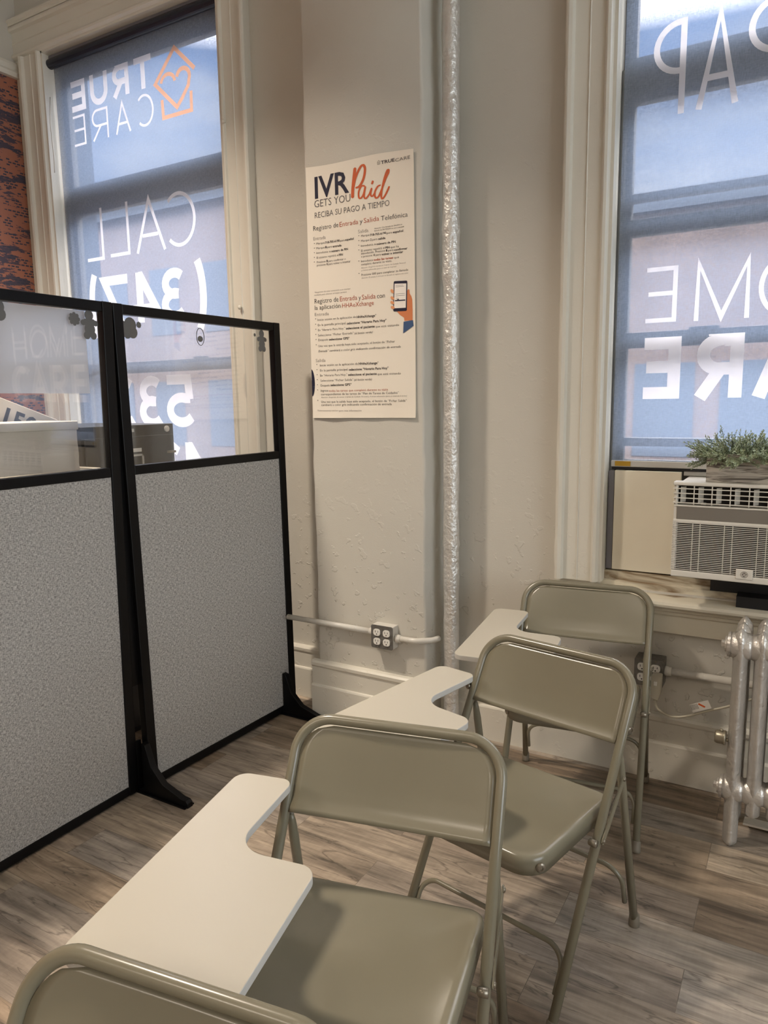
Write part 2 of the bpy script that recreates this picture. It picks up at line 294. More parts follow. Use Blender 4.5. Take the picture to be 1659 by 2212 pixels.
def sill_mask(m):
    nt = m.node_tree; N, L = nt.nodes, nt.links; b = bsdf(m); src = b.inputs['Base Color'].links[0].from_socket
    tc = N.new('ShaderNodeTexCoord'); s = N.new('ShaderNodeSeparateXYZ'); L.new(tc.outputs['Object'], s.inputs[0])
    n = N.new('ShaderNodeTexNoise'); n.inputs['Scale'].default_value = 7; n.inputs['Detail'].default_value = 5; L.new(tc.outputs['Object'], n.inputs[0])
    a = N.new('ShaderNodeMath'); a.operation = 'MULTIPLY_ADD'; L.new(n.outputs['Fac'], a.inputs[0]); a.inputs[1].default_value = .12; L.new(s.outputs['Y'], a.inputs[2])
    r = N.new('ShaderNodeMapRange'); r.inputs[1].default_value = 2.812; r.inputs[2].default_value = 2.832; L.new(a.outputs[0], r.inputs[0])
    zz = N.new('ShaderNodeMath'); zz.operation = 'GREATER_THAN'; zz.inputs[1].default_value = .70; L.new(s.outputs['Z'], zz.inputs[0])
    zm = N.new('ShaderNodeMath'); zm.operation = 'MULTIPLY'; L.new(zz.outputs[0], zm.inputs[0]); L.new(r.outputs[0], zm.inputs[1]); r = zm
    x = N.new('ShaderNodeMixRGB'); x.inputs[1].default_value = srgb(222, 214, 194); L.new(r.outputs[0], x.inputs[0]); L.new(src, x.inputs[2]); L.new(x.outputs[0], b.inputs['Base Color'])
sill_mask(m_sillwood)

# ------------------------------------------------------------------ geometry helpers
def tag(o, label=None, cat=None, group=None, kind=None):
    if label: o['label'] = label
    if cat: o['category'] = cat
    if group: o['group'] = group
    if kind: o['kind'] = kind
    return o
def thing(name, label, cat, loc=(0, 0, 0), rz=0.0, group=None, kind=None):
    o = bpy.data.objects.new(name, None); COL.objects.link(o); o.location = loc; o.rotation_euler = (0, 0, rz); o.empty_display_size = .1
    return tag(o, label, cat, group, kind)
def obj(name, bm, m, parent=None, smooth=False, bevel=0.0, seg=2, keep=False):
    me = bpy.data.meshes.new(name)
    bmesh.ops.recalc_face_normals(bm, faces=bm.faces) if not keep else None
    bm.to_mesh(me); bm.free()
    for p in me.polygons: p.use_smooth = smooth
    me.materials.append(m)
    o = bpy.data.objects.new(name, me); COL.objects.link(o)
    if parent: o.parent = parent
    if bevel:
        b = o.modifiers.new('bevel', 'BEVEL'); b.width = bevel; b.segments = seg; b.limit_method = 'ANGLE'; b.angle_limit = math.radians(40)
        for p in me.polygons: p.use_smooth = True
        w = o.modifiers.new('wn', 'WEIGHTED_NORMAL'); w.keep_sharp = True
    return o
def B(): return bmesh.new()
def box(bm, x0, x1, y0, y1, z0, z1, mtx=None):
    vs = [bm.verts.new((x, y, z)) for z in (z0, z1) for y in (y0, y1) for x in (x0, x1)]
    for f in ((0, 1, 3, 2), (4, 6, 7, 5), (0, 4, 5, 1), (2, 3, 7, 6), (0, 2, 6, 4), (1, 5, 7, 3)): bm.faces.new([vs[i] for i in f])
    if mtx: bmesh.ops.transform(bm, matrix=mtx, verts=vs)
    return bm
def bar(bm, p0, p1, w, d, side):
    """rectangular bar from p0 to p1; w along side vector, d along the other normal"""
    p0, p1, side = Vector(p0), Vector(p1), Vector(side)
    ax = (p1-p0).normalized(); s = (side-ax*side.dot(ax)).normalized(); t = ax.cross(s)
    vs = [bm.verts.new(p+s*a*w/2+t*b*d/2) for p in (p0, p1) for a, b in ((-1, -1), (1, -1), (1, 1), (-1, 1))]
    for f in ((0, 1, 2, 3), (4, 7, 6, 5), (0, 4, 5, 1), (1, 5, 6, 2), (2, 6, 7, 3), (3, 7, 4, 0)): bm.faces.new([vs[i] for i in f])
    return bm
def fillet(pts, r, n=8):
    pts = [Vector(p) for p in pts]; out = [pts[0]]
    for i in range(1, len(pts)-1):
        a, b, c = pts[i-1], pts[i], pts[i+1]; rr = r[i-1] if isinstance(r, (list, tuple)) else r
        u, v = (a-b).normalized(), (c-b).normalized(); ang = u.angle(v)
        if ang > PI-1e-3 or rr <= 0: out.append(b); continue
        d = min(rr/math.tan(ang/2), (a-b).length*.49, (c-b).length*.49); rr2 = d*math.tan(ang/2)
        cen = b+(u+v).normalized()*(rr2/math.sin(ang/2)); s, e = b+u*d-cen, b+v*d-cen
        tot = s.angle(e)
        for k in range(n+1):
            t = k/n; out.append(cen+(s*math.sin((1-t)*tot)+e*math.sin(t*tot))/math.sin(tot))
    out.append(pts[-1]); return out
def tube(bm, path, r, n=16, cap=True):
    path = [Vector(p) for p in path]; rs = r if isinstance(r, (list, tuple)) else [r]*len(path)
    T = []
    for i in range(len(path)):
        a = path[max(i-1, 0)]; b = path[min(i+1, len(path)-1)]; T.append((b-a).normalized())
    up = Vector((0, 0, 1)) if abs(T[0].z) < .9 else Vector((1, 0, 0)); nrm = (up-T[0]*up.dot(T[0])).normalized(); rings = []
    for i, p in enumerate(path):
        nrm = (nrm-T[i]*nrm.dot(T[i])).normalized(); bn = T[i].cross(nrm)
        rings.append([bm.verts.new(p+(nrm*math.cos(2*PI*k/n)+bn*math.sin(2*PI*k/n))*rs[i]) for k in range(n)])
    for a, b in zip(rings, rings[1:]):
        for k in range(n): bm.faces.new((a[k], a[(k+1) % n], b[(k+1) % n], b[k]))
    if cap: bm.faces.new(rings[0][::-1]); bm.faces.new(rings[-1])
    return bm
def cyl(bm, p0, p1, r, n=20, r2=None): return tube(bm, [p0, p1], [r, r if r2 is None else r2], n)
def lathe(bm, prof, origin, axis=(0, 0, 1), n=24):
    origin, axis = Vector(origin), Vector(axis).normalized(); up = Vector((0, 0, 1)) if abs(axis.z) < .9 else Vector((1, 0, 0))
    u = (up-axis*up.dot(axis)).normalized(); v = axis.cross(u)
    rings = [[bm.verts.new(origin+axis*h+(u*math.cos(2*PI*k/n)+v*math.sin(2*PI*k/n))*max(r, 1e-4)) for k in range(n)] for r, h in prof]
    for a, b in zip(rings, rings[1:]):
        for k in range(n): bm.faces.new((a[k], a[(k+1) % n], b[(k+1) % n], b[k]))
    bm.faces.new(rings[0][::-1]); bm.faces.new(rings[-1]); return bm
def prism(bm, poly, f0, f1):
    """poly: list of 2D points, f0/f1 map a 2D point to 3D for the two caps"""
    a = [bm.verts.new(f0(p)) for p in poly]; b = [bm.verts.new(f1(p)) for p in poly]; n = len(poly)
    bm.faces.new(a[::-1]); bm.faces.new(b)
    for k in range(n): bm.faces.new((a[k], a[(k+1) % n], b[(k+1) % n], b[k]))
    return bm
def fillet_loop(pts, rs, n=8):
    out = []; m = len(pts); V = [Vector((p[0], p[1], 0)) for p in pts]
    for i in range(m):
        seg = fillet([V[i-1], V[i], V[(i+1) % m]], [rs[i]], n)[1:-1]; out += [(p.x, p.y) for p in seg]
    return out
def smoothangle(o, deg=40):
    for p in o.data.polygons: p.use_smooth = True
    e = o.modifiers.new('es', 'EDGE_SPLIT'); e.split_angle = math.radians(deg); return o
def flat(bm, poly, f):
    bm.faces.new([bm.verts.new(f(p)) for p in poly]); return bm
def copy_tree(o, parent=None):
    c = o.copy(); COL.objects.link(c); c.parent = parent
    for ch in [x for x in KIDS.get(o.name, [])]: copy_tree(ch, c)
    return c
KIDS = {}
def index_kids():
    KIDS.clear()
    for o in bpy.data.objects:
        if o.parent: KIDS.setdefault(o.parent.name, []).append(o)

POSTER_TEXT = [
('IVR', 'n', -1.8221, -1.6519, 2.288, 0.087, 'b'),
('GETS YOU', 'g', -1.8266, -1.6471, 2.2518, 0.0303, 'r'),
('RECIBA SU PAGO A TIEMPO', 'g', -1.8257, -1.4667, 2.2096, 0.024, 'r'),
('Registro de', 'd', -1.835, -1.7087, 2.1607, 0.02, 'r'),
('Entrada', 'o', -1.7027, -1.6125, 2.16, 0.0196, 'r'),
('y', 'd', -1.6048, -1.5913, 2.1599, 0.0192, 'r'),
('Salida', 'o', -1.5856, -1.5149, 2.1601, 0.0192, 'r'),
('Telefónica', 'd', -1.5063, -1.3861, 2.1582, 0.0189, 'r'),
('Entrada', 'l', -1.8355, -1.7737, 2.1222, 0.0146, 'r'),
('Salida', 'l', -1.6134, -1.5654, 2.1232, 0.014, 'r'),
('Atención: Una llamada de SALIDA sin', 'd', -1.538, -1.4115, 2.1301, 0.0055, 'i'),
('llamada de ENTRADA no será aceptada', 'd', -1.5381, -1.4033, 2.1212, 0.0055, 'i'),
('TRUE', 'd', -1.5025, -1.4407, 2.3688, 0.0125, 'b'),
('CARE', 'g', -1.4382, -1.3714, 2.3665, 0.0124, 'r'),
('•', 'd', -1.8336, -1.8286, 2.1062, 0.0084, 'r'),
('Marque', 'd', -1.8212, -1.7792, 2.1037, 0.0091, 'r'),
('718-705-6190', 'd', -1.7771, -1.7044, 2.1029, 0.009, 'b'),
('para', 'd', -1.7016, -1.6793, 2.1021, 0.0089, 'r'),
('español', 'd', -1.6769, -1.6353, 2.1023, 0.0089, 'b'),
('•', 'd', -1.8343, -1.8293, 2.0874, 0.0085, 'r'),
('Marque', 'd', -1.8219, -1.7798, 2.085, 0.0091, 'r'),
('1', 'd', -1.7765, -1.7708, 2.0847, 0.009, 'b'),
('para', 'd', -1.7675, -1.7431, 2.0842, 0.009, 'r'),
('entrada', 'd', -1.7399, -1.6961, 2.0836, 0.009, 'b'),
('•', 'd', -1.835, -1.83, 2.0691, 0.0085, 'r'),
('Introduzca su', 'd', -1.8217, -1.7486, 2.0662, 0.0091, 'r'),
('número de PIN', 'd', -1.7457, -1.6645, 2.0651, 0.009, 'b'),
('•', 'd', -1.8357, -1.8306, 2.0502, 0.0085, 'r'),
('El sistema repetirá el', 'd', -1.8216, -1.712, 2.0471, 0.0091, 'r'),
('PIN', 'd', -1.7088, -1.69, 2.0464, 0.009, 'b'),
('•', 'd', -1.8363, -1.8313, 2.0316, 0.0085, 'r'),
('Presione', 'd', -1.8214, -1.7767, 2.0288, 0.0091, 'r'),
('1', 'd', -1.7718, -1.7669, 2.0286, 0.0091, 'b'),
('para confirmar o', 'd', -1.7632, -1.6766, 2.028, 0.0091, 'r'),
('presione', 'd', -1.8218, -1.7771, 2.0165, 0.0092, 'r'),
('0', 'd', -1.773, -1.7665, 2.0164, 0.0091, 'b'),
('para volver a intentar', 'd', -1.7636, -1.6532, 2.016, 0.0091, 'r'),
('•', 'd', -1.6125, -1.6079, 2.1106, 0.0081, 'r'),
('Marque', 'd', -1.5995, -1.56, 2.1077, 0.0087, 'r'),
('718-705-6190', 'd', -1.5574, -1.4839, 2.1061, 0.0087, 'b'),
('para', 'd', -1.4809, -1.4573, 2.1048, 0.0086, 'r'),
('español', 'd', -1.4537, -1.4071, 2.1046, 0.0085, 'b'),
('•', 'd', -1.613, -1.6083, 2.0916, 0.0081, 'r'),
('Marque', 'd', -1.5999, -1.5604, 2.0884, 0.0088, 'r'),
('2', 'd', -1.5566, -1.5509, 2.0881, 0.0087, 'b'),
('para', 'd', -1.5471, -1.5237, 2.0879, 0.0087, 'r'),
('salida', 'd', -1.52, -1.4872, 2.0872, 0.0086, 'b'),
('•', 'd', -1.6134, -1.6088, 2.0737, 0.0082, 'r'),
('Introduzca su', 'd', -1.6011, -1.5286, 2.0694, 0.0088, 'r'),
('número de PIN', 'd', -1.5256, -1.4407, 2.0681, 0.0087, 'b'),
('•', 'd', -1.6139, -1.6092, 2.0551, 0.0082, 'r'),
('El sistema repetirá el', 'd', -1.6008, -1.4915, 2.0504, 0.0088, 'r'),
('PIN', 'd', -1.4878, -1.4685, 2.0496, 0.0086, 'b'),
('que ha', 'd', -1.4648, -1.4271, 2.0491, 0.0086, 'r'),
('introducido. Presione', 'd', -1.601, -1.4898, 2.0396, 0.0088, 'r'),
('1', 'd', -1.485, -1.4798, 2.0388, 0.0086, 'b'),
('para', 'd', -1.4761, -1.4517, 2.0384, 0.0086, 'r'),
('confirmar', 'd', -1.4481, -1.3885, 2.0371, 0.0086, 'b'),
('o presione', 'd', -1.6013, -1.5484, 2.0279, 0.0088, 'r'),
('0', 'd', -1.5427, -1.5362, 2.0274, 0.0087, 'b'),
('para', 'd', -1.5324, -1.5098, 2.0273, 0.0087, 'r'),
('volver a intentar', 'd', -1.5061, -1.4081, 2.0261, 0.0087, 'b'),
('•', 'd', -1.6149, -1.6102, 2.0123, 0.0082, 'r'),
('Introduzca', 'd', -1.6017, -1.5457, 2.0096, 0.0088, 'r'),
('todas las tareas', 'o', -1.5427, -1.4533, 2.0089, 0.0087, 'b'),
('que', 'd', -1.4485, -1.4276, 2.0082, 0.0086, 'r'),
('completo durante su visita.', 'd', -1.602, -1.459, 1.9974, 0.0088, 'r'),
('Atención: Asegúrese de marcar 2 tareas de Cuidado Personal', 'l', -1.6023, -1.3978, 1.9852, 0.0057, 'i'),
('y 4 tareas adicionales (para un total de 6 tareas)', 'l', -1.6025, -1.4398, 1.9752, 0.0057, 'i'),
('•', 'd', -1.6153, -1.6106, 1.9637, 0.0083, 'r'),
('Presione 000 para completar su llamada', 'd', -1.6018, -1.3866, 1.9561, 0.0089, 'r'),
('Atención: El sistema le dirá que su llamada se registró con éxito', 'l', -1.602, -1.3867, 1.9453, 0.0057, 'i'),
('*Asegúrese de estar conectado a un internet', 'l', -1.8378, -1.6568, 1.9087, 0.0066, 'i'),
('confiable para obtener el mejor servicio', 'l', -1.8395, -1.6754, 1.8978, 0.0066, 'i'),
('Registro de', 'd', -1.8381, -1.7174, 1.8655, 0.0206, 'r'),
('Entrada', 'o', -1.71, -1.6255, 1.8648, 0.0202, 'r'),
('y', 'd', -1.6176, -1.6078, 1.8638, 0.0199, 'r'),
('Salida', 'o', -1.602, -1.5364, 1.8631, 0.0199, 'r'),
('con', 'd', -1.5295, -1.4928, 1.8625, 0.0196, 'r'),
('la aplicación', 'd', -1.8382, -1.7076, 1.8395, 0.0194, 'r'),
('HHAeXchange', 'o', -1.6995, -1.5457, 1.8381, 0.0189, 'r'),
('Entrada', 'l', -1.8391, -1.7672, 1.8141, 0.0134, 'r'),
('Salida', 'l', -1.841, -1.7901, 1.6219, 0.0137, 'r'),
('•', 'd', -1.8376, -1.8325, 1.7985, 0.0087, 'r'),
('Inicie sesión en la aplicación de', 'd', -1.8246, -1.6332, 1.7931, 0.0094, 'r'),
('HHAeXchange*', 'd', -1.6292, -1.534, 1.7915, 0.0097, 'b'),
('•', 'd', -1.8384, -1.8333, 1.7764, 0.0087, 'r'),
('En la pantalla principal,', 'd', -1.8246, -1.6816, 1.7714, 0.0094, 'r'),
('seleccione “Horario Para Hoy”', 'd', -1.6776, -1.4869, 1.7691, 0.0098, 'b'),
('•', 'd', -1.8383, -1.8332, 1.7554, 0.0088, 'r'),
('En “Horario Para Hoy,”', 'd', -1.8245, -1.6874, 1.7504, 0.0094, 'r'),
('seleccione el paciente', 'd', -1.6834, -1.5432, 1.7489, 0.0099, 'b'),
('que está visitando', 'd', -1.5386, -1.4293, 1.7476, 0.009, 'r'),
('•', 'd', -1.8391, -1.834, 1.7338, 0.0088, 'r'),
('Seleccione “Fichar Entrada”', 'd', -1.8252, -1.6455, 1.7288, 0.0094, 'r'),
('(el botón verde)', 'd', -1.6415, -1.5537, 1.7271, 0.0092, 'i'),
('•', 'd', -1.8385, -1.8334, 1.7128, 0.0088, 'r'),
('Después', 'd', -1.8247, -1.7735, 1.7095, 0.0095, 'r'),
('seleccione GPS*', 'd', -1.7689, -1.666, 1.7087, 0.01, 'b'),
('•', 'd', -1.8385, -1.8334, 1.6904, 0.0088, 'r'),
('Una vez que la entrda haya sido aceptado, el botón de “Fichar', 'd', -1.8255, -1.4495, 1.6843, 0.0095, 'r'),
('Entrada” cambiará a color gris indicando confirmación de entrada', 'd', -1.8254, -1.4238, 1.6626, 0.0095, 'i'),
('•', 'd', -1.8389, -1.8338, 1.6075, 0.0089, 'r'),
('Inicie sesión en la aplicación de', 'd', -1.8199, -1.6279, 1.6029, 0.0096, 'r'),
('HHAeXchange*', 'd', -1.6239, -1.5271, 1.6022, 0.0099, 'b'),
('•', 'd', -1.8388, -1.8337, 1.5859, 0.0089, 'r'),
('En la pantalla principal,', 'd', -1.8198, -1.6758, 1.5815, 0.0096, 'r'),
('seleccione “Horario Para Hoy”', 'd', -1.6726, -1.4805, 1.58, 0.01, 'b'),
('•', 'd', -1.8387, -1.8336, 1.5646, 0.0089, 'r'),
('En “Horario Para Hoy,”', 'd', -1.8197, -1.6813, 1.5601, 0.0096, 'r'),
('seleccione el paciente', 'd', -1.6772, -1.5376, 1.5589, 0.01, 'b'),
('que está visitando', 'd', -1.5338, -1.4236, 1.5572, 0.0092, 'r'),
('•', 'd', -1.8386, -1.8335, 1.5432, 0.009, 'r'),
('Seleccione “Fichar Salida”', 'd', -1.8195, -1.6519, 1.5383, 0.0096, 'r'),
('(el botón verde)', 'd', -1.6479, -1.5614, 1.5373, 0.0094, 'i'),
('•', 'd', -1.8385, -1.8334, 1.5218, 0.009, 'r'),
('Después', 'd', -1.8194, -1.7717, 1.5179, 0.0096, 'r'),
('seleccione GPS*', 'd', -1.7675, -1.6605, 1.5182, 0.0102, 'b'),
('•', 'd', -1.8384, -1.8333, 1.4997, 0.009, 'r'),
('Ingrese', 'd', -1.8189, -1.7791, 1.4958, 0.0097, 'r'),
('todas las tareas que completó durante su visita', 'o', -1.7757, -1.4849, 1.4941, 0.0096, 'r'),
('correspondientes de las tareas de “Plan de Tareas de Cuidados”', 'd', -1.8185, -1.4336, 1.48, 0.0097, 'r'),
('Atención: Asegúrese de marcar 2 tareas de Cuidado Personal y 4 tareas adicionales (para un total de 6 tareas)', 'l', -1.8189, -1.3964, 1.4688, 0.0062, 'i'),
('•', 'd', -1.8392, -1.834, 1.4546, 0.009, 'r'),
('Una vez que la salida haya sido aceptado, el botón de “Fichar Salida”', 'd', -1.8188, -1.3978, 1.4479, 0.0097, 'r'),
('cambiará a color gris indicando confirmación de entrada', 'd', -1.8192, -1.4683, 1.4348, 0.0097, 'r'),
('Visite', 'l', -1.8407, -1.8158, 1.4118, 0.0084, 'r'),
('truecareny.com/evv', 'l', -1.8141, -1.7307, 1.4111, 0.0083, 'r'),
('para más información', 'l', -1.7265, -1.6144, 1.4101, 0.0082, 'r')]

# ================================================================== THE SETTING
WY = 2.775          # inner face of the window wall
XL, XR, YB, ZC = -3.95, 3.6, -4.6, 4.0
W1 = (-3.726, -2.45); W2 = (-0.655, 0.62); ZS, ZH = 0.75, 3.36
def struct(name, bm, m, parent=None, **k):
    o = obj(name, bm, m, parent, **k)
    if not parent: o['kind'] = 'structure'
    return o
struct('floor', box(B(), XL-.3, XR+.3, YB-.3, WY+.35, -.2, 0), m_floor)
struct('ceiling', box(B(), XL-.3, XR+.3, YB-.3, WY+.35, ZC, ZC+.2), m_ceiling)
bm = B(); T = WY+.26
box(bm, XL-.3, W1[0], WY, T, 0, ZC); box(bm, W1[0], W1[1], WY, T, 0, ZS-.02); box(bm, W1[0], W1[1], WY, T, ZH, ZC)
box(bm, W1[1], W2[0], WY, T, 0, ZC); box(bm, W2[0], W2[1], WY, T, 0, ZS-.02); box(bm, W2[0], W2[1], WY, T, ZH, ZC)
box(bm, W2[1], XR+.3, WY, T, 0, ZC)
struct('wall_window_side', bm, m_wall)
wl = struct('wall_left', box(B(), XL-.3, XL, YB, WY, 0, ZC), m_wall)
wp = struct('wallpaper', box(B(), XL, XL+.003, YB, WY, 0.2, 3.265), m_wallpaper, wl)
bm = B(); prof = [(0, 3.262), (.030, 3.262), (.034, 3.285), (.022, 3.30), (.026, 3.325), (.018, 3.342), (0, 3.345)]
prism(bm, prof, lambda p: (XL+p[0], YB, p[1]), lambda p: (XL+p[0], WY, p[1])); struct('trim_1', bm, m_trim)
struct('wall_right', box(B(), XR, XR+.3, YB, WY, 0, ZC), m_roomwall)
struct('wall_rear', box(B(), XL-.3, XR+.3, YB-.3, YB, 0, ZC), m_roomwall)
# pilaster between the windows, its own soft hand-plastered edges
PX0, PX1, PY = -1.878, -1.324, 2.600
bm = B(); rng = random.Random(3)
nz_ = 70
prev = None
for i in range(nz_+1):
    z = ZC*i/nz_; w = .0025*math.sin(z*9+1)+.0018*math.sin(z*31)+(rng.random()-.5)*.002
    ring = [(PX0+w, WY), (PX0+w, PY+.010), (PX0+.004+w, PY+.003), (PX0+.012, PY), (PX1-.012, PY), (PX1-.004-w, PY+.003), (PX1-w, PY+.010), (PX1-w, WY)]
    vs = [bm.verts.new((a, b, z)) for a, b in ring]
    if prev:
        for k in range(7): bm.faces.new((prev[k], prev[k+1], vs[k+1], vs[k]))
    prev = vs
struct('wall_pilaster', bm, m_wall, smooth=True)

# baseboards: lower board, then a stepped upper board with a rounded cap
def baseboard(name, x0, x1, y, h1=.150, h2=.258):
    bm = B(); prof = [(0, 0), (-.030, 0), (-.030, h1-.006), (-.027, h1), (-.019, h1+.003), (-.021, h2-.03), (-.027, h2-.022), (-.028, h2-.008), (-.020, h2), (0, h2+.002)]
    prism(bm, prof, lambda p: (x0, y+p[0], p[1]), lambda p: (x1, y+p[0], p[1])); return bm
struct('baseboard_window_side', baseboard('', PX1, XR, WY), m_trim)
struct('baseboard_far_left', baseboard('', XL, PX0, WY), m_trim)
bm = baseboard('', PX0-.024, PX1+.024, PY, .163, .277)
struct('baseboard_pilaster', bm, m_trim)
struct('baseboard_right', box(B(), XR-.02, XR, YB, WY, 0, .25), m_trim)
struct('baseboard_rear', box(B(), XL, XR, YB, YB+.02, 0, .25), m_trim)

# window casings
CP = [(0, 0), (0, .043), (.006, .050), (.014, .052), (.026, .048), (.032, .032), (.040, .030), (.082, .030), (.085, .034), (.088, .030), (.138, .030), (.142, .040), (.148, .043), (.158, .040), (.166, .024), (.166, 0)]
def casing_v(bm, xo, sgn, z0, z1, n=60, seed=1):
    """moulded board whose outer edge is at xo and which runs towards sgn; its old paint makes the edge a little wavy"""
    r = random.Random(seed); prev = None
    for i in range(n+1):
        z = z0+(z1-z0)*i/n; w = (r.random()-.5)*.0028
        vs = [bm.verts.new((xo+sgn*(u+(w if k in (1, 2) else 0)), WY-v-(abs(w)*.6 if 1 <= k <= 3 else 0), z)) for k, (u, v) in enumerate(CP)]
        if prev:
            for k in range(len(vs)-1): bm.faces.new((prev[k], prev[k+1], vs[k+1], vs[k]))
        else: bm.faces.new(vs)
        prev = vs
    bm.faces.new(prev[::-1]); return bm
def head(bm, x0, x1, z0):
    prism(bm, CP, lambda p: (x0, WY-p[1], z0+.166-p[0]), lambda p: (x1, WY-p[1], z0+.166-p[0]))
    cp = [(0, .166), (.050, .166), (.050, .178), (.060, .186), (.060, .194), (0, .196)]
    prism(bm, cp, lambda p: (x0-.02 if x0 > -3.9 else x0, WY-p[0], z0+p[1]), lambda p: (x1+.02, WY-p[0], z0+p[1])); return bm

def window(idx, X0, X1, glass_z, label):
    root = bpy.data.objects.new('window_%d' % idx, None); COL.objects.link(root); root['kind'] = 'structure'
    c = B()
    if idx == 1:
        box(c, XL, X0-.166, WY-.022, WY, .26, ZH+.16)
    casing_v(c, X0-.166, 1, ZS, ZH, seed=idx); casing_v(c, X1+.166, -1, ZS, ZH, seed=idx+5)
    head(c, XL if idx == 1 else X0-.166, X1+.166, ZH)
    o = obj('casing', c, m_trim, root); smoothangle(o, 25)
    # jamb lining and stops
    j = B()
    for x, s in ((X0, 1), (X1, -1)):
        box(j, min(x, x+s*.012), max(x, x+s*.012), WY-.024, WY+.13, ZS, ZH)
    box(j, X0, X1, WY-.024, WY+.13, ZH-.012, ZH)
    o = obj('jamb', j, m_trim, root)
    j = B()
    for x, s in ((X0, 1), (X1, -1)): box(j, min(x, x+s*.014), max(x, x+s*.014), WY+.13, WY+.262, ZS, ZH)
    box(j, X0, X1, WY+.13, WY+.262, ZH-.014, ZH); obj('outer_reveal', j, m_slate, root)
    # sashes: stiles and rails at the heights seen through the shade
    s = B(); y0, y1 = WY+.085, WY+.125
    lo, hi = ZS+.02, ZH-.012
    for x, sg in ((X0+.012, 1), (X1-.012, -1)):
        box(s, min(x, x+sg*.042), max(x, x+sg*.042), y0, y1, lo, hi)
        box(s, min(x, x+sg*.020), max(x, x+sg*.020), y0-.03, y0, lo, 2.60)
    prevt = lo
    for a, b in glass_z: # rails lie between the panes
        box(s, X0+.05, X1-.05, y0, y1, prevt, a); prevt = b
    box(s, X0+.05, X1-.05, y0, y1, prevt, hi)
    for cx in (X0+.32, X1-.32): box(s, cx-.05, cx+.05, y0-.004, y0+.01, 1.685, 1.70)  # sash lifts on the meeting rail
    obj('sash', s, m_sash, root, bevel=.003)
    for a, b in glass_z:
        obj('glass_pane', box(B(), X0+.05, X1-.05, y0+.018, y0+.022, a-.004, b+.004), m_glass, root)
    return root
w1 = window(1, *W1, [(1.04, 1.629), (1.69, 2.519), (2.673, 3.22)], '')
w2 = window(2, *W2, [(1.215, 1.267), (1.299, 1.634), (1.69, 2.036), (2.094, 2.156), (2.183, 2.492), (2.644, 3.22)], '')
# inner window sills
def stool(name, x0, x1):
    bm = B(); prof = [(WY+.26, .792), (2.803, .788), (2.800, .756), (2.789, .752), (2.787, .724), (2.700, .722), (2.690, .716), (2.687, .706), (2.690, .697), (2.700, .690), (2.718, .688), (2.722, .676), (2.738, .668), (2.742, .656), (2.752, .655), (2.752, .585), (WY, .583), (WY, .70), (WY+.26, .70)]
    prism(bm, prof, lambda p: (x0, p[0], p[1]), lambda p: (x1, p[0], p[1])); return bm
o = struct('trim_2', stool('', -.83, .80), m_sillwood); smoothangle(o, 30)
o = struct('trim_3', stool('', -3.93, -2.26), m_trim); smoothangle(o, 30)
# sash buttons and hooks screwed into the casings
def knob(p, d=(0, -1, 0), nm='casing_knob', label='', group=None, m=None):
    bm = B(); lathe(bm, [(.004, 0), (.004, .008), (.009, .010), (.010, .016), (.006, .021), (.0, .022)], p, d, 14)
    return tag(obj(nm, bm, m or m_trim, smooth=True), label, 'knob', group)
knob((-2.375, WY-.031, 1.905), label='small painted knob on window casing just above the divider')
knob((-2.425, WY-.031, 2.745), label='small painted knob high on the casing beside the true care shade')

# ================================================================== ROLLER SHADES WITH MIRRORED PRINT
SY = 2.812
def ribbon(bm, pts, s, f, closed=False):
    P = []
    for p in pts:
        v = Vector((p[0], p[1]))
        if not P or (v-P[-1]).length > 1e-4: P.append(v)
    n = len(P); Lft, Rgt = [], []
    for i in range(n):
        if closed: a, b = P[i-1], P[(i+1) % n]
        else: a = P[i-1] if i else None; b = P[i+1] if i < n-1 else None
        d1 = (P[i]-a).normalized() if a is not None else None; d2 = (b-P[i]).normalized() if b is not None else None
        if d1 is None: d1 = d2
        if d2 is None: d2 = d1
        n1 = Vector((-d1.y, d1.x)); n2 = Vector((-d2.y, d2.x)); m = (n1+n2)
        m = m.normalized() if m.length > 1e-6 else n1; k = 1/max(m.dot(n1), .35)
        Lft.append(bm.verts.new(f(P[i]+m*k*s/2))); Rgt.append(bm.verts.new(f(P[i]-m*k*s/2)))
    rng = range(n if closed else n-1)
    for i in rng:
        j = (i+1) % n; bm.faces.new((Lft[i], Rgt[i], Rgt[j], Lft[j]))
def arc(cx, cy, rx, ry, a0, a1, n=18):
    return [(cx+rx*math.cos(math.radians(a0+(a1-a0)*k/n)), cy+ry*math.sin(math.radians(a0+(a1-a0)*k/n))) for k in range(n+1)]
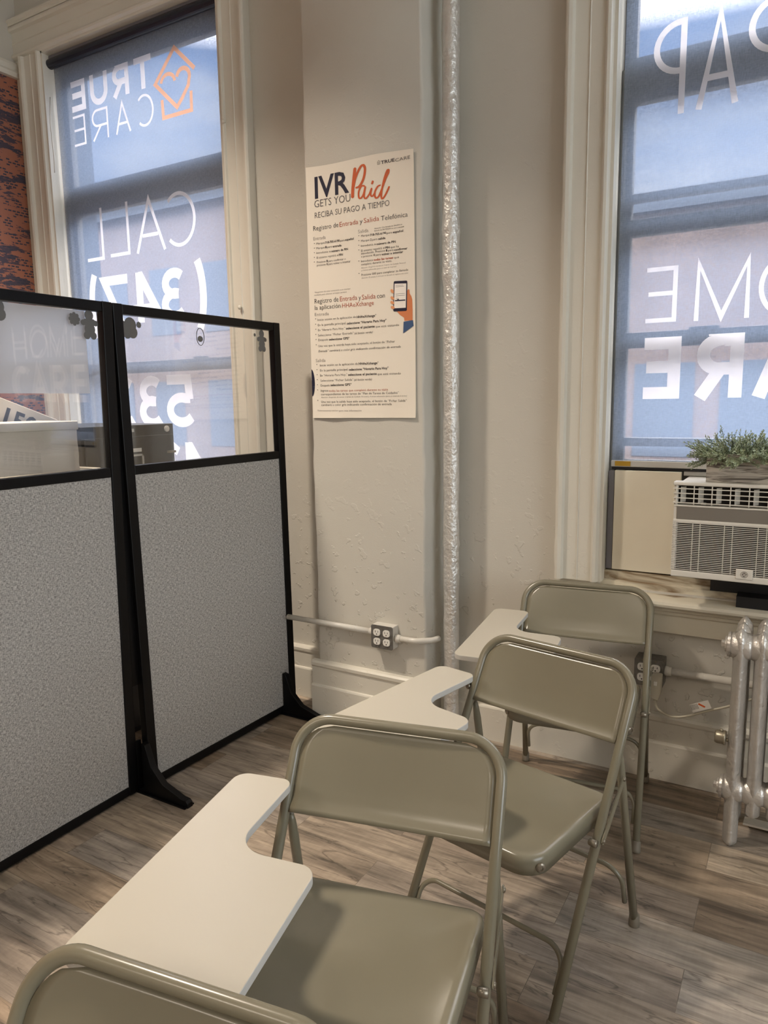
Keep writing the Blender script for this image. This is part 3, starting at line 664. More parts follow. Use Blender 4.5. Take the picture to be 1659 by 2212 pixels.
def glyph(c, w, h, s):
    q = s/2
    if c == 'E': return [[(w, h-q), (q, h-q), (q, q), (w, q)], [(s, h*.52), (w*.93, h*.52)]]
    if c == 'T': return [[(0, h-q), (w, h-q)], [(w/2, h-s), (w/2, 0)]]
    if c == 'U': return [[(q, h)]+[(q, w/2)]+arc(w/2, w/2, w/2-q, w/2-q, 180, 360)+[(w-q, h)]]
    if c == 'L': return [[(q, h), (q, q), (w, q)]]
    if c == 'H': return [[(q, 0), (q, h)], [(w-q, 0), (w-q, h)], [(s, h*.5), (w-s, h*.5)]]
    if c == 'I': return [[(w/2, 0), (w/2, h)]]
    if c == 'M': return [[(q, 0), (q+s*.15, h-q*.6), (w/2, q*1.3), (w-q-s*.15, h-q*.6), (w-q, 0)]]
    if c == 'V': return [[(q, h), (w/2, q*1.2), (w-q, h)]]
    if c == 'A': return [[(q*1.1, 0), (w/2, h-q*1.2), (w-q*1.1, 0)], [(w*.24, h*.31), (w*.76, h*.31)]]
    if c == 'O': return [arc(w/2, h/2, w/2-q, h/2-q, 0, 360, 40)[:-1]]
    if c == 'C': return [arc(w*.60, h/2, w*.60-q, h/2-q, 48, 312, 30)]
    if c == 'D': return [[(q, q), (q, h-q)]+arc(w*.45, h/2, w*.55-q, h/2-q, 90, -90)+[(q, q)]]
    if c in 'PR':
        r = h*.27-q/2; cyy = h-q-r; b = [[(q, 0), (q, h-q), (w-q-r, h-q)]+arc(w-q-r-s*.2*(c == 'R'), cyy, r, r, 90, -90)[1:]+[(s*.5, cyy-r)]]
        if c == 'R': b.append([(w*.45, cyy-r), (w-q*1.1, 0)])
        return b
    if c == '3': r = h/4-q/2; return [arc(w*.45, h-q-r, w*.50-q, r, 140, -90, 14)+[(w*.3, h/2)], [(w*.3, h/2)]+arc(w*.45, q+r+.0, w*.55-q, r+q*.2, 90, -140, 16)]
    if c == '5': return [[(w*.95, h-q), (w*.18, h-q), (w*.13, h*.53)], [(w*.12, h*.55)]+arc(w*.44, h*.33, w*.56-q, h*.33-q, 110, -145, 18)]
    if c == '4': return [[(w, h*.27), (q*.9, h*.27), (w*.66, h-q*.9), (w*.72, h-q*.9)], [(w*.72, 0), (w*.72, h)]]
    if c == '7': return [[(0, h-q), (w-q*.7, h-q), (w*.30, 0)]]
    if c == '1': return [[(w*.1, h*.80), (w*.6, h-q*.6)], [(w*.62, 0), (w*.62, h)]]
    if c == '(': return [arc(w*1.5, h/2, w*1.5-q, h*.72, 132, 228, 14)]
    if c == ')': return [arc(-w*.5, h/2, w*1.5-q, h*.72, 48, -48, 14)]
def lettering(name, items, m, parent, y, extra=None):
    bm = B()
    for st, s in extra or []: ribbon(bm, st, s, lambda p: (p.x, y, p.y))
    for c, xl, xr, z0, h, s in items:
        for st in glyph(c, xr-xl, h, s):
            ribbon(bm, st, s, lambda p: (xr-p.x, y, z0+p.y), closed=(c == 'O'))
    # strokes of a letter overlap: merge them into one even film
    geo = bmesh.ops.extrude_face_region(bm, geom=bm.faces[:])
    bmesh.ops.translate(bm, vec=(0, -.0008, 0), verts=[v for v in geo['geom'] if isinstance(v, bmesh.types.BMVert)])
    bmesh.ops.recalc_face_normals(bm, faces=bm.faces)
    o = obj(name, bm, m, parent, keep=True)
    cut = obj('cut', box(B(), -10, 10, y-.2, y+.2, 0, 5), m)
    bo = o.modifiers.new('u', 'BOOLEAN'); bo.operation = 'INTERSECT'; bo.solver = 'EXACT'; bo.use_self = True; bo.object = cut
    me = bpy.data.meshes.new_from_object(o.evaluated_get(bpy.context.evaluated_depsgraph_get()))
    o.modifiers.clear(); bpy.data.objects.remove(cut, do_unlink=True)
    b2 = B(); b2.from_mesh(me); bmesh.ops.delete(b2, geom=[f for f in b2.faces if f.normal.y > -.9], context='FACES')
    old = o.data; b2.to_mesh(me); b2.free(); o.data = me; bpy.data.meshes.remove(old)
    return o
def shade(X0, X1, z0, label, hem=True):
    zt = 3.30
    r = thing('roller_shade', label, 'window shade', (0, 0, 0))
    bm = B(); n = 24
    for i in range(n+1):
        for j in (0, 1): bm.verts.new((X0+(X1-X0)*i/n, SY+.0012*math.sin(i*1.1)*j*0, z0 if j == 0 else zt))
    bm.verts.ensure_lookup_table()
    for i in range(n): bm.faces.new([bm.verts[k] for k in (2*i, 2*i+2, 2*i+3, 2*i+1)])
    obj('shade_fabric', bm, m_shade, r, keep=True)
    obj('roller_tube', cyl(B(), (X0-.012, SY-.014, zt+.006), (X1+.012, SY-.014, zt+.006), .025, 20), m_navyroll, r, smooth=False)
    obj('fascia', box(B(), X0-.02, X1+.02, SY-.02, SY+.03, zt+.033, zt+.046), m_fascia, r)
    if hem:
        obj('hem_bar', box(B(), X0-.002, X1+.002, SY-.006, SY+.004, z0-.024, z0), m_tabedge, r, bevel=.003)
    return r
s1 = shade(-3.702, -2.462, 0.99, 'tall roller shade with orange heart logo and mirrored phone lettering')
s2 = shade(-0.630, 0.600, 1.216, 'roller shade with mirrored home care lettering above the air conditioner')
LY = SY-.004
lettering('bold_lettering', [('T', -3.075, -2.951, 3.037, .153, .030), ('R', -3.245, -3.116, 3.037, .152, .030), ('U', -3.415, -3.278, 3.030, .156, .030), ('E', -3.569, -3.455, 3.032, .154, .030),
    ('(', -2.735, -2.654, 1.845, .315, .046), ('3', -2.975, -2.795, 1.888, .262, .050), ('4', -3.190, -2.995, 1.890, .262, .050), ('7', -3.430, -3.225, 1.892, .262, .050), (')', -3.545, -3.462, 1.845, .315, .046),
    ('5', -2.984, -2.785, 1.330, .277, .052), ('3', -3.195, -3.008, 1.330, .277, .052), ('3', -3.412, -3.222, 1.330, .277, .052),
    ('4', -2.895, -2.690, 0.995, .255, .050), ('1', -3.010, -2.905, 0.995, .255, .050)], m_print, s1, LY)
lettering('thin_lettering', [('C', -3.060, -2.950, 2.858, .155, .012), ('A', -3.238, -3.120, 2.858, .155, .012), ('R', -3.420, -3.290, 2.858, .155, .012), ('E', -3.570, -3.472, 2.857, .155, .012),
    ('C', -2.895, -2.702, 2.247, .268, .018), ('A', -3.141, -2.917, 2.247, .272, .018), ('L', -3.342, -3.186, 2.250, .270, .018), ('L', -3.533, -3.392, 2.245, .272, .018)], m_print, s1, LY)
lettering('orange_logo', [], m_printor, s1, LY, extra=[
    ([(-2.660, 3.055), (-2.788, 3.176), (-2.930, 3.038), (-2.788, 2.905), (-2.75, 2.94), (-2.705, 2.990)]+arc(-2.738, 3.032, .043, .040, -25, 165, 14), .020),
    (arc(-2.842, 3.028, .047, .040, 0, 172, 14), .018), ([(-2.888, 2.958), (-2.885, 2.873), (-2.692, 2.873), (-2.690, 2.960)], .019)])
lettering('thin_lettering', [('P', -.533, -.427, 2.410, .302, .020), ('A', -.392, -.258, 2.411, .304, .020), ('P', -.240, -.132, 2.410, .302, .020), ('D', -.098, .030, 2.410, .302, .020), ('C', .055, .180, 2.407, .306, .020),
    ('E', -.527, -.422, 1.716, .193, .0155), ('M', -.364, -.189, 1.713, .198, .0155), ('O', -.165, .012, 1.709, .205, .0155), ('H', .050, .190, 1.713, .198, .0155)], m_print, s2, LY)
lettering('bold_lettering', [('E', -.526, -.400, 1.444, .220, .043), ('R', -.356, -.198, 1.445, .220, .043), ('A', -.170, .010, 1.445, .220, .043), ('C', .030, .190, 1.441, .228, .043)], m_print, s2, LY)
# bead chain beside the left shade
bm = B()
for i in range(230): 
    z = 3.27-i*.0085; bmesh.ops.create_icosphere(bm, subdivisions=1, radius=.0026, matrix=Matrix.Translation((-2.458, SY-.012, z)))
obj('bead_chain', bm, m_tabedge, s1, smooth=True)
obj('gold_tape', box(B(), -.617, -.560, SY-.0075, SY-.006, 1.195, 1.213), m_brass, s2)
# pull cord hooked at the left jamb of the left window
bm = B(); tube(bm, fillet([(-3.683, 2.76, 3.12), (-3.672, 2.74, 2.98), (-3.650, 2.73, 2.80), (-3.655, 2.73, 2.72)], .05, 6), .003, 8)
tag(obj('shade_cord', bm, m_trim, smooth=True), 'short white cord hanging on the left jamb of the true care window', 'cord')

# ================================================================== PIPE, CONDUIT, OUTLETS
PP = (-1.2430, 2.682)
def riser():
    bm = B(); r = random.Random(5); n = 22; rings = []
    zs = [i*.02 for i in range(int(ZC/.02)+1)]
    for z in zs:
        rad = .0325 + (.0015 if 1.93 < z < 2.11 else 0)+(.0025 if abs(z-2.11) < .012 or abs(z-1.93) < .012 or abs(z-.86) < .02 else 0)
        rad += .0012*math.sin(z*23)*math.sin(z*7.7)
        rings.append([bm.verts.new((PP[0]+(rad+(r.random()-.5)*.0014)*math.cos(2*PI*k/n), PP[1]+(rad+(r.random()-.5)*.0014)*math.sin(2*PI*k/n), z)) for k in range(n)])
    for a, b in zip(rings, rings[1:]):
        for k in range(n): bm.faces.new((a[k], a[(k+1) % n], b[(k+1) % n], b[k]))
    return bm
tag(obj('steam_pipe', riser(), m_silver, smooth=True), 'silver painted vertical pipe beside the poster pilaster', 'pipe')

def duplex(parent, cx, y, cz):
    """one duplex receptacle = two rounded faces with slots"""
    for dz in (.020, -.020):
        bm = B(); poly = fillet_loop([(-.0165, -.0145), (.0165, -.0145), (.0165, .0145), (-.0165, .0145)], [.011]*4, 5)
        prism(bm, poly, lambda p: (cx+p[0], y, cz+dz+p[1]), lambda p: (cx+p[0], y-.004, cz+dz+p[1]))
        o = obj('receptacle', bm, m_outlet, parent)
        s = B(); box(s, cx-.0075, cx-.0055, y-.0046, y-.003, cz+dz-.001, cz+dz+.008); box(s, cx+.0055, cx+.0075, y-.0046, y-.003, cz+dz, cz+dz+.007)
        cyl(s, (cx, y-.0046, cz+dz-.0075), (cx, y-.003, cz+dz-.0075), .0026, 10); obj('slot', s, m_dark, o)
def outlet_box(x0, x1, z0, z1, yf, yb, label, front_m, box_m):
    t = thing('outlet_box', label, 'outlet', ((x0+x1)/2, yb, z0))
    L_ = lambda bm: (bmesh.ops.translate(bm, vec=(-(x0+x1)/2, -yb, -z0), verts=bm.verts), bm)[1]
    obj('box_body', L_(box(B(), x0, x1, yf+.003, yb, z0, z1)), box_m, t, bevel=.004)
    bm = B(); cx, cz = (x0+x1)/2, (z0+z1)/2; hw, hh = (x1-x0)/2+.001, (z1-z0)/2+.001
    poly = fillet_loop([(-hw, -hh), (hw, -hh), (hw, hh), (-hw, hh)], [.008]*4, 4)
    prism(bm, poly, lambda p: (cx+p[0], yf+.003, cz+p[1]), lambda p: (cx+p[0], yf, cz+p[1])); obj('cover_plate', L_(bm), front_m, t)
    n0 = len(bpy.data.objects)
    for dx in (-.0235, .0235):
        before = set(bpy.data.objects)
        duplex(t, cx+dx-(x0+x1)/2, yf-yb, cz-z0)
        for dz in (.046, 0, -.046): obj('screw', cyl(B(), (dx, yf-yb, cz-z0+dz), (dx, yf-yb-.0015, cz-z0+dz), .003, 10), m_rivet, t)
    return t
outlet_box(-1.559, -1.455, .404, .504, 2.548, PY, 'four socket outlet box on pilaster under the poster', m_steel, m_conduit)
outlet_box(-.498, -.396, .384, .488, 2.705, WY, 'dark four socket outlet box behind the farthest chair', m_steel, m_steel)
def conduit(pts, label, cat='conduit', r=.0125, cap_at=None):
    t = thing('conduit', label, cat, pts[0])
    o = Vector(pts[0]); bm = B(); tube(bm, [Vector(p)-o for p in fillet(pts, .05, 6)], r, 14); obj('tube', bm, m_conduit, t, smooth=True)
    for p, d in cap_at or []:
        bm = B(); lathe(bm, [(.014, 0), (.018, .002), (.018, .012), (.016, .014), (.016, .022), (.014, .024)], Vector(p)-o, d, 14); obj('connector', bm, m_conduit, t, smooth=True)
    return t
conduit([(-1.559, 2.576, .463), (-2.030, 2.576, .465)], 'painted conduit running left from the outlet box below the poster', cap_at=[((-1.560, 2.576, .463), (-1, 0, 0))])
conduit([(-1.455, 2.576, .450), (-1.36, 2.576, .452), (-1.30, 2.62, .452), (-1.290, 2.655, .452)], 'short painted conduit between outlet box and the silver pipe', cap_at=[((-1.454, 2.576, .450), (1, 0, 0))])
conduit([(-.396, 2.735, .443), (1.6, 2.735, .443)], 'painted conduit running behind the silver radiator', cap_at=[((-.395, 2.735, .443), (1, 0, 0))], r=.014)

# ================================================================== POSTER
def poster():
    X0, X1, Z0, Z1 = -1.866, -1.357, 1.383, 2.412
    t = thing('wall_poster', 'large paper poster about getting paid on the pilaster', 'poster', (X0, PY, Z0))
    O = Vector((X0, PY, Z0)); nx, nz2 = 16, 34; yb = 2.5955
    def warp(x, z):
        u = (x-X0)/(X1-X0); v = (z-Z0)/(Z1-Z0)
        d = .0018+.0016*math.sin(u*5+v*3)**2+.006*max(0, v-.93)/.07*max(0, (u-.35))*(.6+.4*math.sin(u*21))+.004*max(0, .04-v)/.04*math.sin(u*8)**2
        return yb-d
    bm = B(); g = []
    for j in range(nz2+1):
        row = []
        for i in range(nx+1):
            u, v = i/nx, j/nz2; x = X0+(X1-X0)*u; z = Z0+(Z1-Z0)*v - (.014*u if j == nz2 else .014*u*v**6) + (.004 if j == nz2 else .004*v**6)
            if j == nz2: z -= .0035*math.sin(u*PI*2.2)
            row.append(bm.verts.new(Vector((x, warp(x, z), z))-O))
        g.append(row)
    for j in range(nz2):
        for i in range(nx): bm.faces.new((g[j][i], g[j][i+1], g[j+1][i+1], g[j+1][i]))
    obj('sheet', bm, m_paper, t, smooth=True, keep=True)
    col = {'n': m_ink_navy, 'g': m_ink_grey, 'd': m_ink_dark, 'l': m_ink_light, 'o': m_ink_red}
    nmz = {'n': 'navy_heading', 'g': 'grey_heading', 'd': 'body_text', 'l': 'pale_text', 'o': 'rust_text'}
    bms = {k: B() for k in col}; cache = {}
    def tmesh(s, st):
        cu = bpy.data.curves.new('t', 'FONT'); cu.body = s; cu.size = 1; cu.resolution_u = 2; cu.offset = .018 if st == 'b' else (-.004 if st == 'i' else -.006)
        if st == 'i': cu.shear = .25
        o = bpy.data.objects.new('t', cu); COL.objects.link(o)
        me = bpy.data.meshes.new_from_object(o.evaluated_get(bpy.context.evaluated_depsgraph_get()))
        bpy.data.objects.remove(o, do_unlink=True); bpy.data.curves.remove(cu); return me
    for s, c, xa, xb, zb, h, st in POSTER_TEXT:
        me = tmesh(s, st)
        if not me.vertices: continue
        xs = [v.co.x for v in me.vertices]; x0, x1 = min(xs), max(xs); k = (xb-xa)/max(x1-x0, 1e-6); kz = h/.729
        b_ = bms[c]; vm = []
        for v in me.vertices:
            x = xa+(v.co.x-x0)*k; z = zb+v.co.y*kz
            vm.append(b_.verts.new(Vector((x, warp(x, z)-.0009, z))-O))
        for p in me.polygons:
            try: b_.faces.new([vm[i] for i in p.vertices])
            except ValueError: pass
        bpy.data.meshes.remove(me)
    for k in col: obj(nmz[k], bms[k], col[k], t, keep=True)
    # brush script word in orange
    def brush(bm, pts, w, dy):
        P = [Vector((p[0], 0, p[1])) for p in pts]; S = []
        for i in range(len(P)-1):   # Catmull-Rom
            a, b, c, d = P[max(i-1, 0)], P[i], P[i+1], P[min(i+2, len(P)-1)]
            for q in range(6):
                u = q/6; S.append(.5*((2*b)+(c-a)*u+(2*a-5*b+4*c-d)*u*u+(3*b-3*c+d-a)*u**3))
        S.append(P[-1]); n = len(S)
        Lf, Rg = [], []
        for i, p in enumerate(S):
            d = (S[min(i+1, n-1)]-S[max(i-1, 0)]).normalized(); nn = Vector((-d.z, 0, d.x)); ww = 1.3*w*(.55+.45*abs(d.z)**.7)
            if i in (0, n-1): ww *= .4
            y = warp(p.x, p.z)-dy
            Lf.append(bm.verts.new(Vector((p.x+nn.x*ww/2, y, p.z+nn.z*ww/2))-O)); Rg.append(bm.verts.new(Vector((p.x-nn.x*ww/2, y, p.z-nn.z*ww/2))-O))
        for i in range(n-1): bm.faces.new((Lf[i], Rg[i], Rg[i+1], Lf[i+1]))
    bm = B()
    brush(bm, [(-1.622, 2.376), (-1.628, 2.340), (-1.634, 2.300), (-1.637, 2.262)], .011, .0009)
    brush(bm, [(-1.635, 2.290), (-1.622, 2.335), (-1.600, 2.371), (-1.584, 2.379), (-1.576, 2.362), (-1.584, 2.328), (-1.603, 2.303), (-1.622, 2.299)], .0085, .0010)
    brush(bm, [(-1.577, 2.298), (-1.592, 2.302), (-1.606, 2.285), (-1.607, 2.262), (-1.598, 2.256), (-1.585, 2.270), (-1.576, 2.297), (-1.582, 2.262), (-1.574, 2.252), (-1.558, 2.266), (-1.547, 2.286), (-1.552, 2.264), (-1.544, 2.256), (-1.532, 2.268)], .006, .0011)
    brush(bm, [(-1.540, 2.314), (-1.546, 2.301)], .007, .0009)
    brush(bm, [(-1.505, 2.292), (-1.520, 2.288), (-1.533, 2.268), (-1.530, 2.249), (-1.517, 2.250), (-1.503, 2.272), (-1.484, 2.310), (-1.470, 2.332), (-1.468, 2.342), (-1.476, 2.340), (-1.490, 2.310), (-1.501, 2.270), (-1.503, 2.246), (-1.496, 2.241), (-1.482, 2.256), (-1.466, 2.282)], .0065, .0010)
    obj('script_word', bm, m_ink_orange, t, keep=True)
    # phone in hand illustration
    F = lambda dy: (lambda p: Vector((p[0], warp(p[0], p[1])-dy, p[1]))-O)
    bm = B(); flat(bm, [(-1.3917, 1.8809), (-1.386, 1.886), (-1.3819, 1.8832), (-1.3803, 1.868), (-1.3735, 1.858), (-1.3697, 1.845), (-1.3683, 1.805), (-1.3687, 1.766), (-1.4051, 1.7653), (-1.4068, 1.778), (-1.4250, 1.790), (-1.4396, 1.8053), (-1.400, 1.812)], F(.0009)); obj('hand_drawing', bm, m_skin, t, keep=True)
    bm = B(); rr = .0055
    flat(bm, fillet_loop([(-1.4552, 1.8050), (-1.3937, 1.8030), (-1.3906, 1.9190), (-1.4515, 1.9219)], [rr]*4, 5), F(.0012)); obj('phone_drawing', bm, m_ink_navy, t, keep=True)
    bm = B(); flat(bm, [(-1.4513, 1.8172), (-1.3983, 1.8157), (-1.3950, 1.9085), (-1.4478, 1.9118)], F(.0015)); obj('phone_screen', bm, m_screenink, t, keep=True)
    bm = B(); flat(bm, [(-1.447, 1.8485), (-1.400, 1.8475), (-1.400, 1.843), (-1.447, 1.844)], F(.0018))
    for zz, xx in ((1.905, -1.41), (1.900, -1.405), (1.872, -1.402), (1.865, -1.402), (1.856, -1.43)): flat(bm, [(-1.443, zz), (xx, zz-.0006), (xx, zz-.0016), (-1.443, zz-.001)], F(.0018))
    flat(bm, [(-1.437, 1.852), (-1.428, 1.852), (-1.428, 1.8488), (-1.437, 1.8488)], F(.0019)); obj('screen_marks', bm, m_ink_navy, t, keep=True)
    bm = B()
    for cx, cz, a in ((-1.4585, 1.884, -50), (-1.458, 1.8575, -35), (-1.4585, 1.840, -25), (-1.457, 1.821, -20)):
        ca, sa = math.cos(math.radians(a)), math.sin(math.radians(a))
        flat(bm, [(cx+.0095*math.cos(q)*ca-.0058*math.sin(q)*sa, cz+.0095*math.cos(q)*sa+.0058*math.sin(q)*ca) for q in [2*PI*k/14 for k in range(14)]], F(.0020))
    obj('finger_drawing', bm, m_skin2, t, keep=True)
    bm = B(); flat(bm, [(-1.4088, 1.7624), (-1.3669, 1.7658), (-1.3642, 1.7438), (-1.4112, 1.7175)], F(.0012)); obj('cuff_drawing', bm, m_cuff, t, keep=True)
    bm = B(); flat(bm, [(X0+.0005, 1.592)]+[(X0+.0165*math.cos(q)-.0005, 1.534+.058*math.sin(q)) for q in [PI/2-PI*k/16 for k in range(1, 16)]]+[(X0+.0005, 1.476)], F(.0010)); obj('dark_half_disc', bm, m_ink_navy, t, keep=True)
    bm = B(); f = lambda p: Vector((p.x, warp(p.x, p.y)-.0009, p.y))-O
    ribbon(bm, [(-1.5185, 2.3765), (-1.5125, 2.3845), (-1.5062, 2.3790)], .0012, f); ribbon(bm, [(-1.5180, 2.3785), (-1.5180, 2.3705), (-1.5065, 2.3705), (-1.5065, 2.3790)], .0012, f)
    ribbon(bm, [(-1.5155, 2.3775), (-1.5123, 2.3735), (-1.5092, 2.3775)], .0010, f); obj('small_logo', bm, m_ink_grey, t, keep=True)
    return t
poster()

# ================================================================== TABLET-ARM FOLDING CHAIRS
HW, ZT, TD, RD, HR, TR_ = .2270, .758, .4406, .4767, .2286, .0115
SL = Vector((0, TD, ZT)); SLn = SL.normalized(); SN = Vector((0, -ZT, TD)).normalized()   # slope up the frame, normal to the sitter's side
def fpt(x, z, off=0): return Vector((x, TD*z/ZT, z))+SN*off
def make_chair(label):
    t = thing('folding_chair', label, 'chair', group=None)
    t['group'] = 'beige folding chairs with writing tablets'
    path = fillet([fpt(-HW, .012), fpt(-HW, ZT), fpt(HW, ZT), fpt(HW, .012)], .078, 14)
    obj('front_frame', tube(B(), path, TR_, 18), m_chair, t, smooth=True)
    # backrest panel: rounded top corners, slightly dished, rolled lower edge
    top, bot = .8768-.013, .8768-.200; H_ = top-bot; R = .068; W = HW-.0118; nx, ny = 26, 18
    bm = B(); g = []
    for j in range(ny+1):
        v = j/ny; s = bot+H_*v; dz = top-s
        w = W if dz >= R else W-R+math.sqrt(max(R*R-(R-dz)**2, 0))
        row = []
        for i in range(nx+1):
            u = -1+2*i/nx; x = u*w
            dish = -.016*(1-(x/W)**2)*(.35+.65*min(1, dz/.12)); roll = .006*max(0, 1-v*7)
            row.append(bm.verts.new(SLn*s+Vector((x, 0, 0))+SN*(dish+roll)))
        g.append(row)
    for j in range(ny):
        for i in range(nx): bm.faces.new((g[j][i], g[j][i+1], g[j+1][i+1], g[j+1][i]))
    o = obj('backrest', bm, m_chair, t, smooth=True); k = o.modifiers.new('s', 'SOLIDIFY'); k.thickness = .004; k.offset = 0
    # seat pan
    outl = fillet_loop([(-.200, -.030), (.200, -.030), (.208, .350), (-.208, .350)], [.062, .062, .030, .030], 10)
    cx, cyy = 0, .165; bm = B(); rings = []
    def ring(inset, z):
        out = []
        for x, y in outl:
            dx, dy = x-cx, y-cyy; L_ = math.hypot(dx, dy); f_ = max(0, (L_-inset)/L_) ; out.append(bm.verts.new((cx+dx*f_, cyy+dy*f_, z)))
        return out
    zt = .440
    for ins, z in ((0, zt-.044), (0, zt-.014), (.0025, zt-.006), (.008, zt-.001), (.016, zt+.0), (.03, zt-.003), (.06, zt-.008), (.11, zt-.012), (.15, zt-.013)): rings.append(ring(ins, z))
    for a, b in zip(rings, rings[1:]):
        n = len(a)
        for q in range(n): bm.faces.new((a[q], a[(q+1) % n], b[(q+1) % n], b[q]))
    c = bm.verts.new((cx, cyy, zt-.0135))
    for q in range(len(rings[-1])): bm.faces.new((rings[-1][q], rings[-1][(q+1) % len(rings[-1])], c))
    # turned-in lower lip
    lip = [bm.verts.new((v.co.x*.955, cyy+(v.co.y-cyy)*.955, v.co.z)) for v in rings[0]]
    n = len(lip)
    for q in range(n): bm.faces.new((rings[0][q], lip[q], lip[(q+1) % n], rings[0][(q+1) % n]))
    seat = obj('seat', bm, m_chair, t, smooth=True)
    for sx in (-1, 1):
        b_ = B(); lathe(b_, [(.011, 0), (.011, .004), (.008, .006), (.005, .0065), (.004, .004)], (sx*.1955, .003, .415), (sx*.78, -.62, 0), 16); obj('bumper', b_, m_rivet, seat, smooth=False)
    # rear legs, braces, links
    for sx in (-1, 1):
        a, b = Vector((sx*HR, RD, .012)), Vector((sx*(HW-.008), TD*.575/ZT+.018, .575))
        bm = B(); tube(bm, [a, a+(b-a)*.9, a+(b-a)*.96, b], [.0110, .0110, .009, .006], 16); leg = obj('rear_leg', bm, m_chair, t, smooth=True)
        bm = B(); lathe(bm, [(.0115, 0), (.0145, .002), (.0148, .008), (.0138, .034), (.0125, .036)], (sx*HR, RD, 0), (0, 0, 1), 18); obj('rubber_foot', bm, m_rubber, t, smooth=True)
        bm = B(); lathe(bm, [(.0115, 0), (.0145, .002), (.0148, .008), (.0138, .034), (.0125, .036)], (sx*HW, .004, 0), (0, 0.45, 1), 18); obj('rubber_foot', bm, m_rubber, t, smooth=True)
        # link strap
        p0, p1 = Vector((sx*.2395, TD*.385/ZT+.004, .385)), Vector((sx*.2395, .338, .500))
        bm = B(); pl = (p1-p0).normalized(); side = pl.cross(Vector((1, 0, 0))).normalized()
        poly = []
        for cc, a0 in ((p0, -1), (p1, 1)):
            for q in range(9):
                an = PI*q/8-PI/2; poly.append(cc+pl*a0*.009*math.cos(an)+side*a0*.009*math.sin(an))
        A_ = [bm.verts.new(v) for v in poly]; Bv = [bm.verts.new(v+Vector((sx*.003, 0, 0))) for v in poly]
        bm.faces.new(A_[::-1]); bm.faces.new(Bv)
        for q in range(len(A_)): bm.faces.new((A_[q], A_[(q+1) % len(A_)], Bv[(q+1) % len(A_)], Bv[q]))
        lk = obj('link_strap', bm, m_chair, t)
        for p in (p0, p1):
            bm = B(); lathe(bm, [(.006, 0), (.006, .0045), (.004, .0065), (.0, .007)], p, (sx, 0, 0), 12); obj('rivet', bm, m_rivet, lk, smooth=True)
        bm = B(); lathe(bm, [(.009, -.014), (.009, .004), (.007, .007), (0, .008)], (sx*.222, TD*.385/ZT-.020, .386), (sx*-1, 0, 0), 14); obj('pivot_bolt', bm, m_rivet, t, smooth=True)
    def brace(y_of, x, z0, z1, r=.0065):
        P = [(-x, y_of(z0), z0), (-x, y_of(z1), z1), (x, y_of(z1), z1), (x, y_of(z0), z0)]
        return tube(B(), fillet(P, .055, 10), r, 12)
    obj('front_brace', brace(lambda z: TD*z/ZT+.010, HW-.014, .070, .156), m_chair, t, smooth=True)
    obj('rear_brace', brace(lambda z: RD-(RD-TD*.555/ZT-.012)*z/.555-.008, HR-.018, .080, .190), m_chair, t, smooth=True)
    # writing tablet at the sitter's right hand
    ol = fillet_loop([(-.318, -.222), (-.028, -.222), (-.030, .066), (-.196, .074), (-.190, .316), (-.318, .316)], [.030, .014, .034, .062, .026, .030], 10)
    z0, z1 = .6585, .675
    bm = B(); prism(bm, ol, lambda p: (p[0], p[1], z0), lambda p: (p[0], p[1], z1)); tb = obj('writing_tablet', bm, m_tablet, t, bevel=.0018)
    tb.data.materials.append(m_tabedge)
    for p in tb.data.polygons:
        if abs(p.normal.z) < .5: p.material_index = 1
    bm = B(); box(bm, -.262, -.240, -.10, .300, .6525, .6585)
    bar(bm, (-.251, .298, .6545), (-.242, .362, .625), .020, .005, (1, 0, 0)); ar = obj('tablet_arm', bm, m_chair, t)
    bm = B(); tube(bm, fillet([(-.251, .02, .650), (-.246, .13, .60), (-.236, .262, .44)], .05, 6), .0085, 12); obj('arm_strut', bm, m_chair, t, smooth=True)
    bm = B(); lathe(bm, [(.010, 0), (.010, .010), (.006, .014), (0, .015)], (-.238, .356, .615), (-1, -.3, 0), 12); obj('arm_bolt', bm, m_rivet, t, smooth=True)
    return t
chair0 = make_chair('farthest beige folding chair with tablet, backed against the window sill')
index_kids()
spots = [((-.6110, 2.2049), .1252, None),
         ((-.6423, 1.4768), -.1985, 'angled beige folding chair with tablet, second from the window sill'),
         ((-.6189, .8397), .2148, 'large beige folding chair with tablet in the middle, third from the sill'),
         ((-.5339, .1032), .155, 'nearest beige folding chair, only its back showing at the bottom left corner')]
for (x, y), rz, lab in spots:
    c = chair0 if lab is None else copy_tree(chair0)
    c.location = (x, y, 0); c.rotation_euler = (0, 0, rz)
    if lab: c['label'] = lab
# scratches on the middle chair's back are too small to be separate things

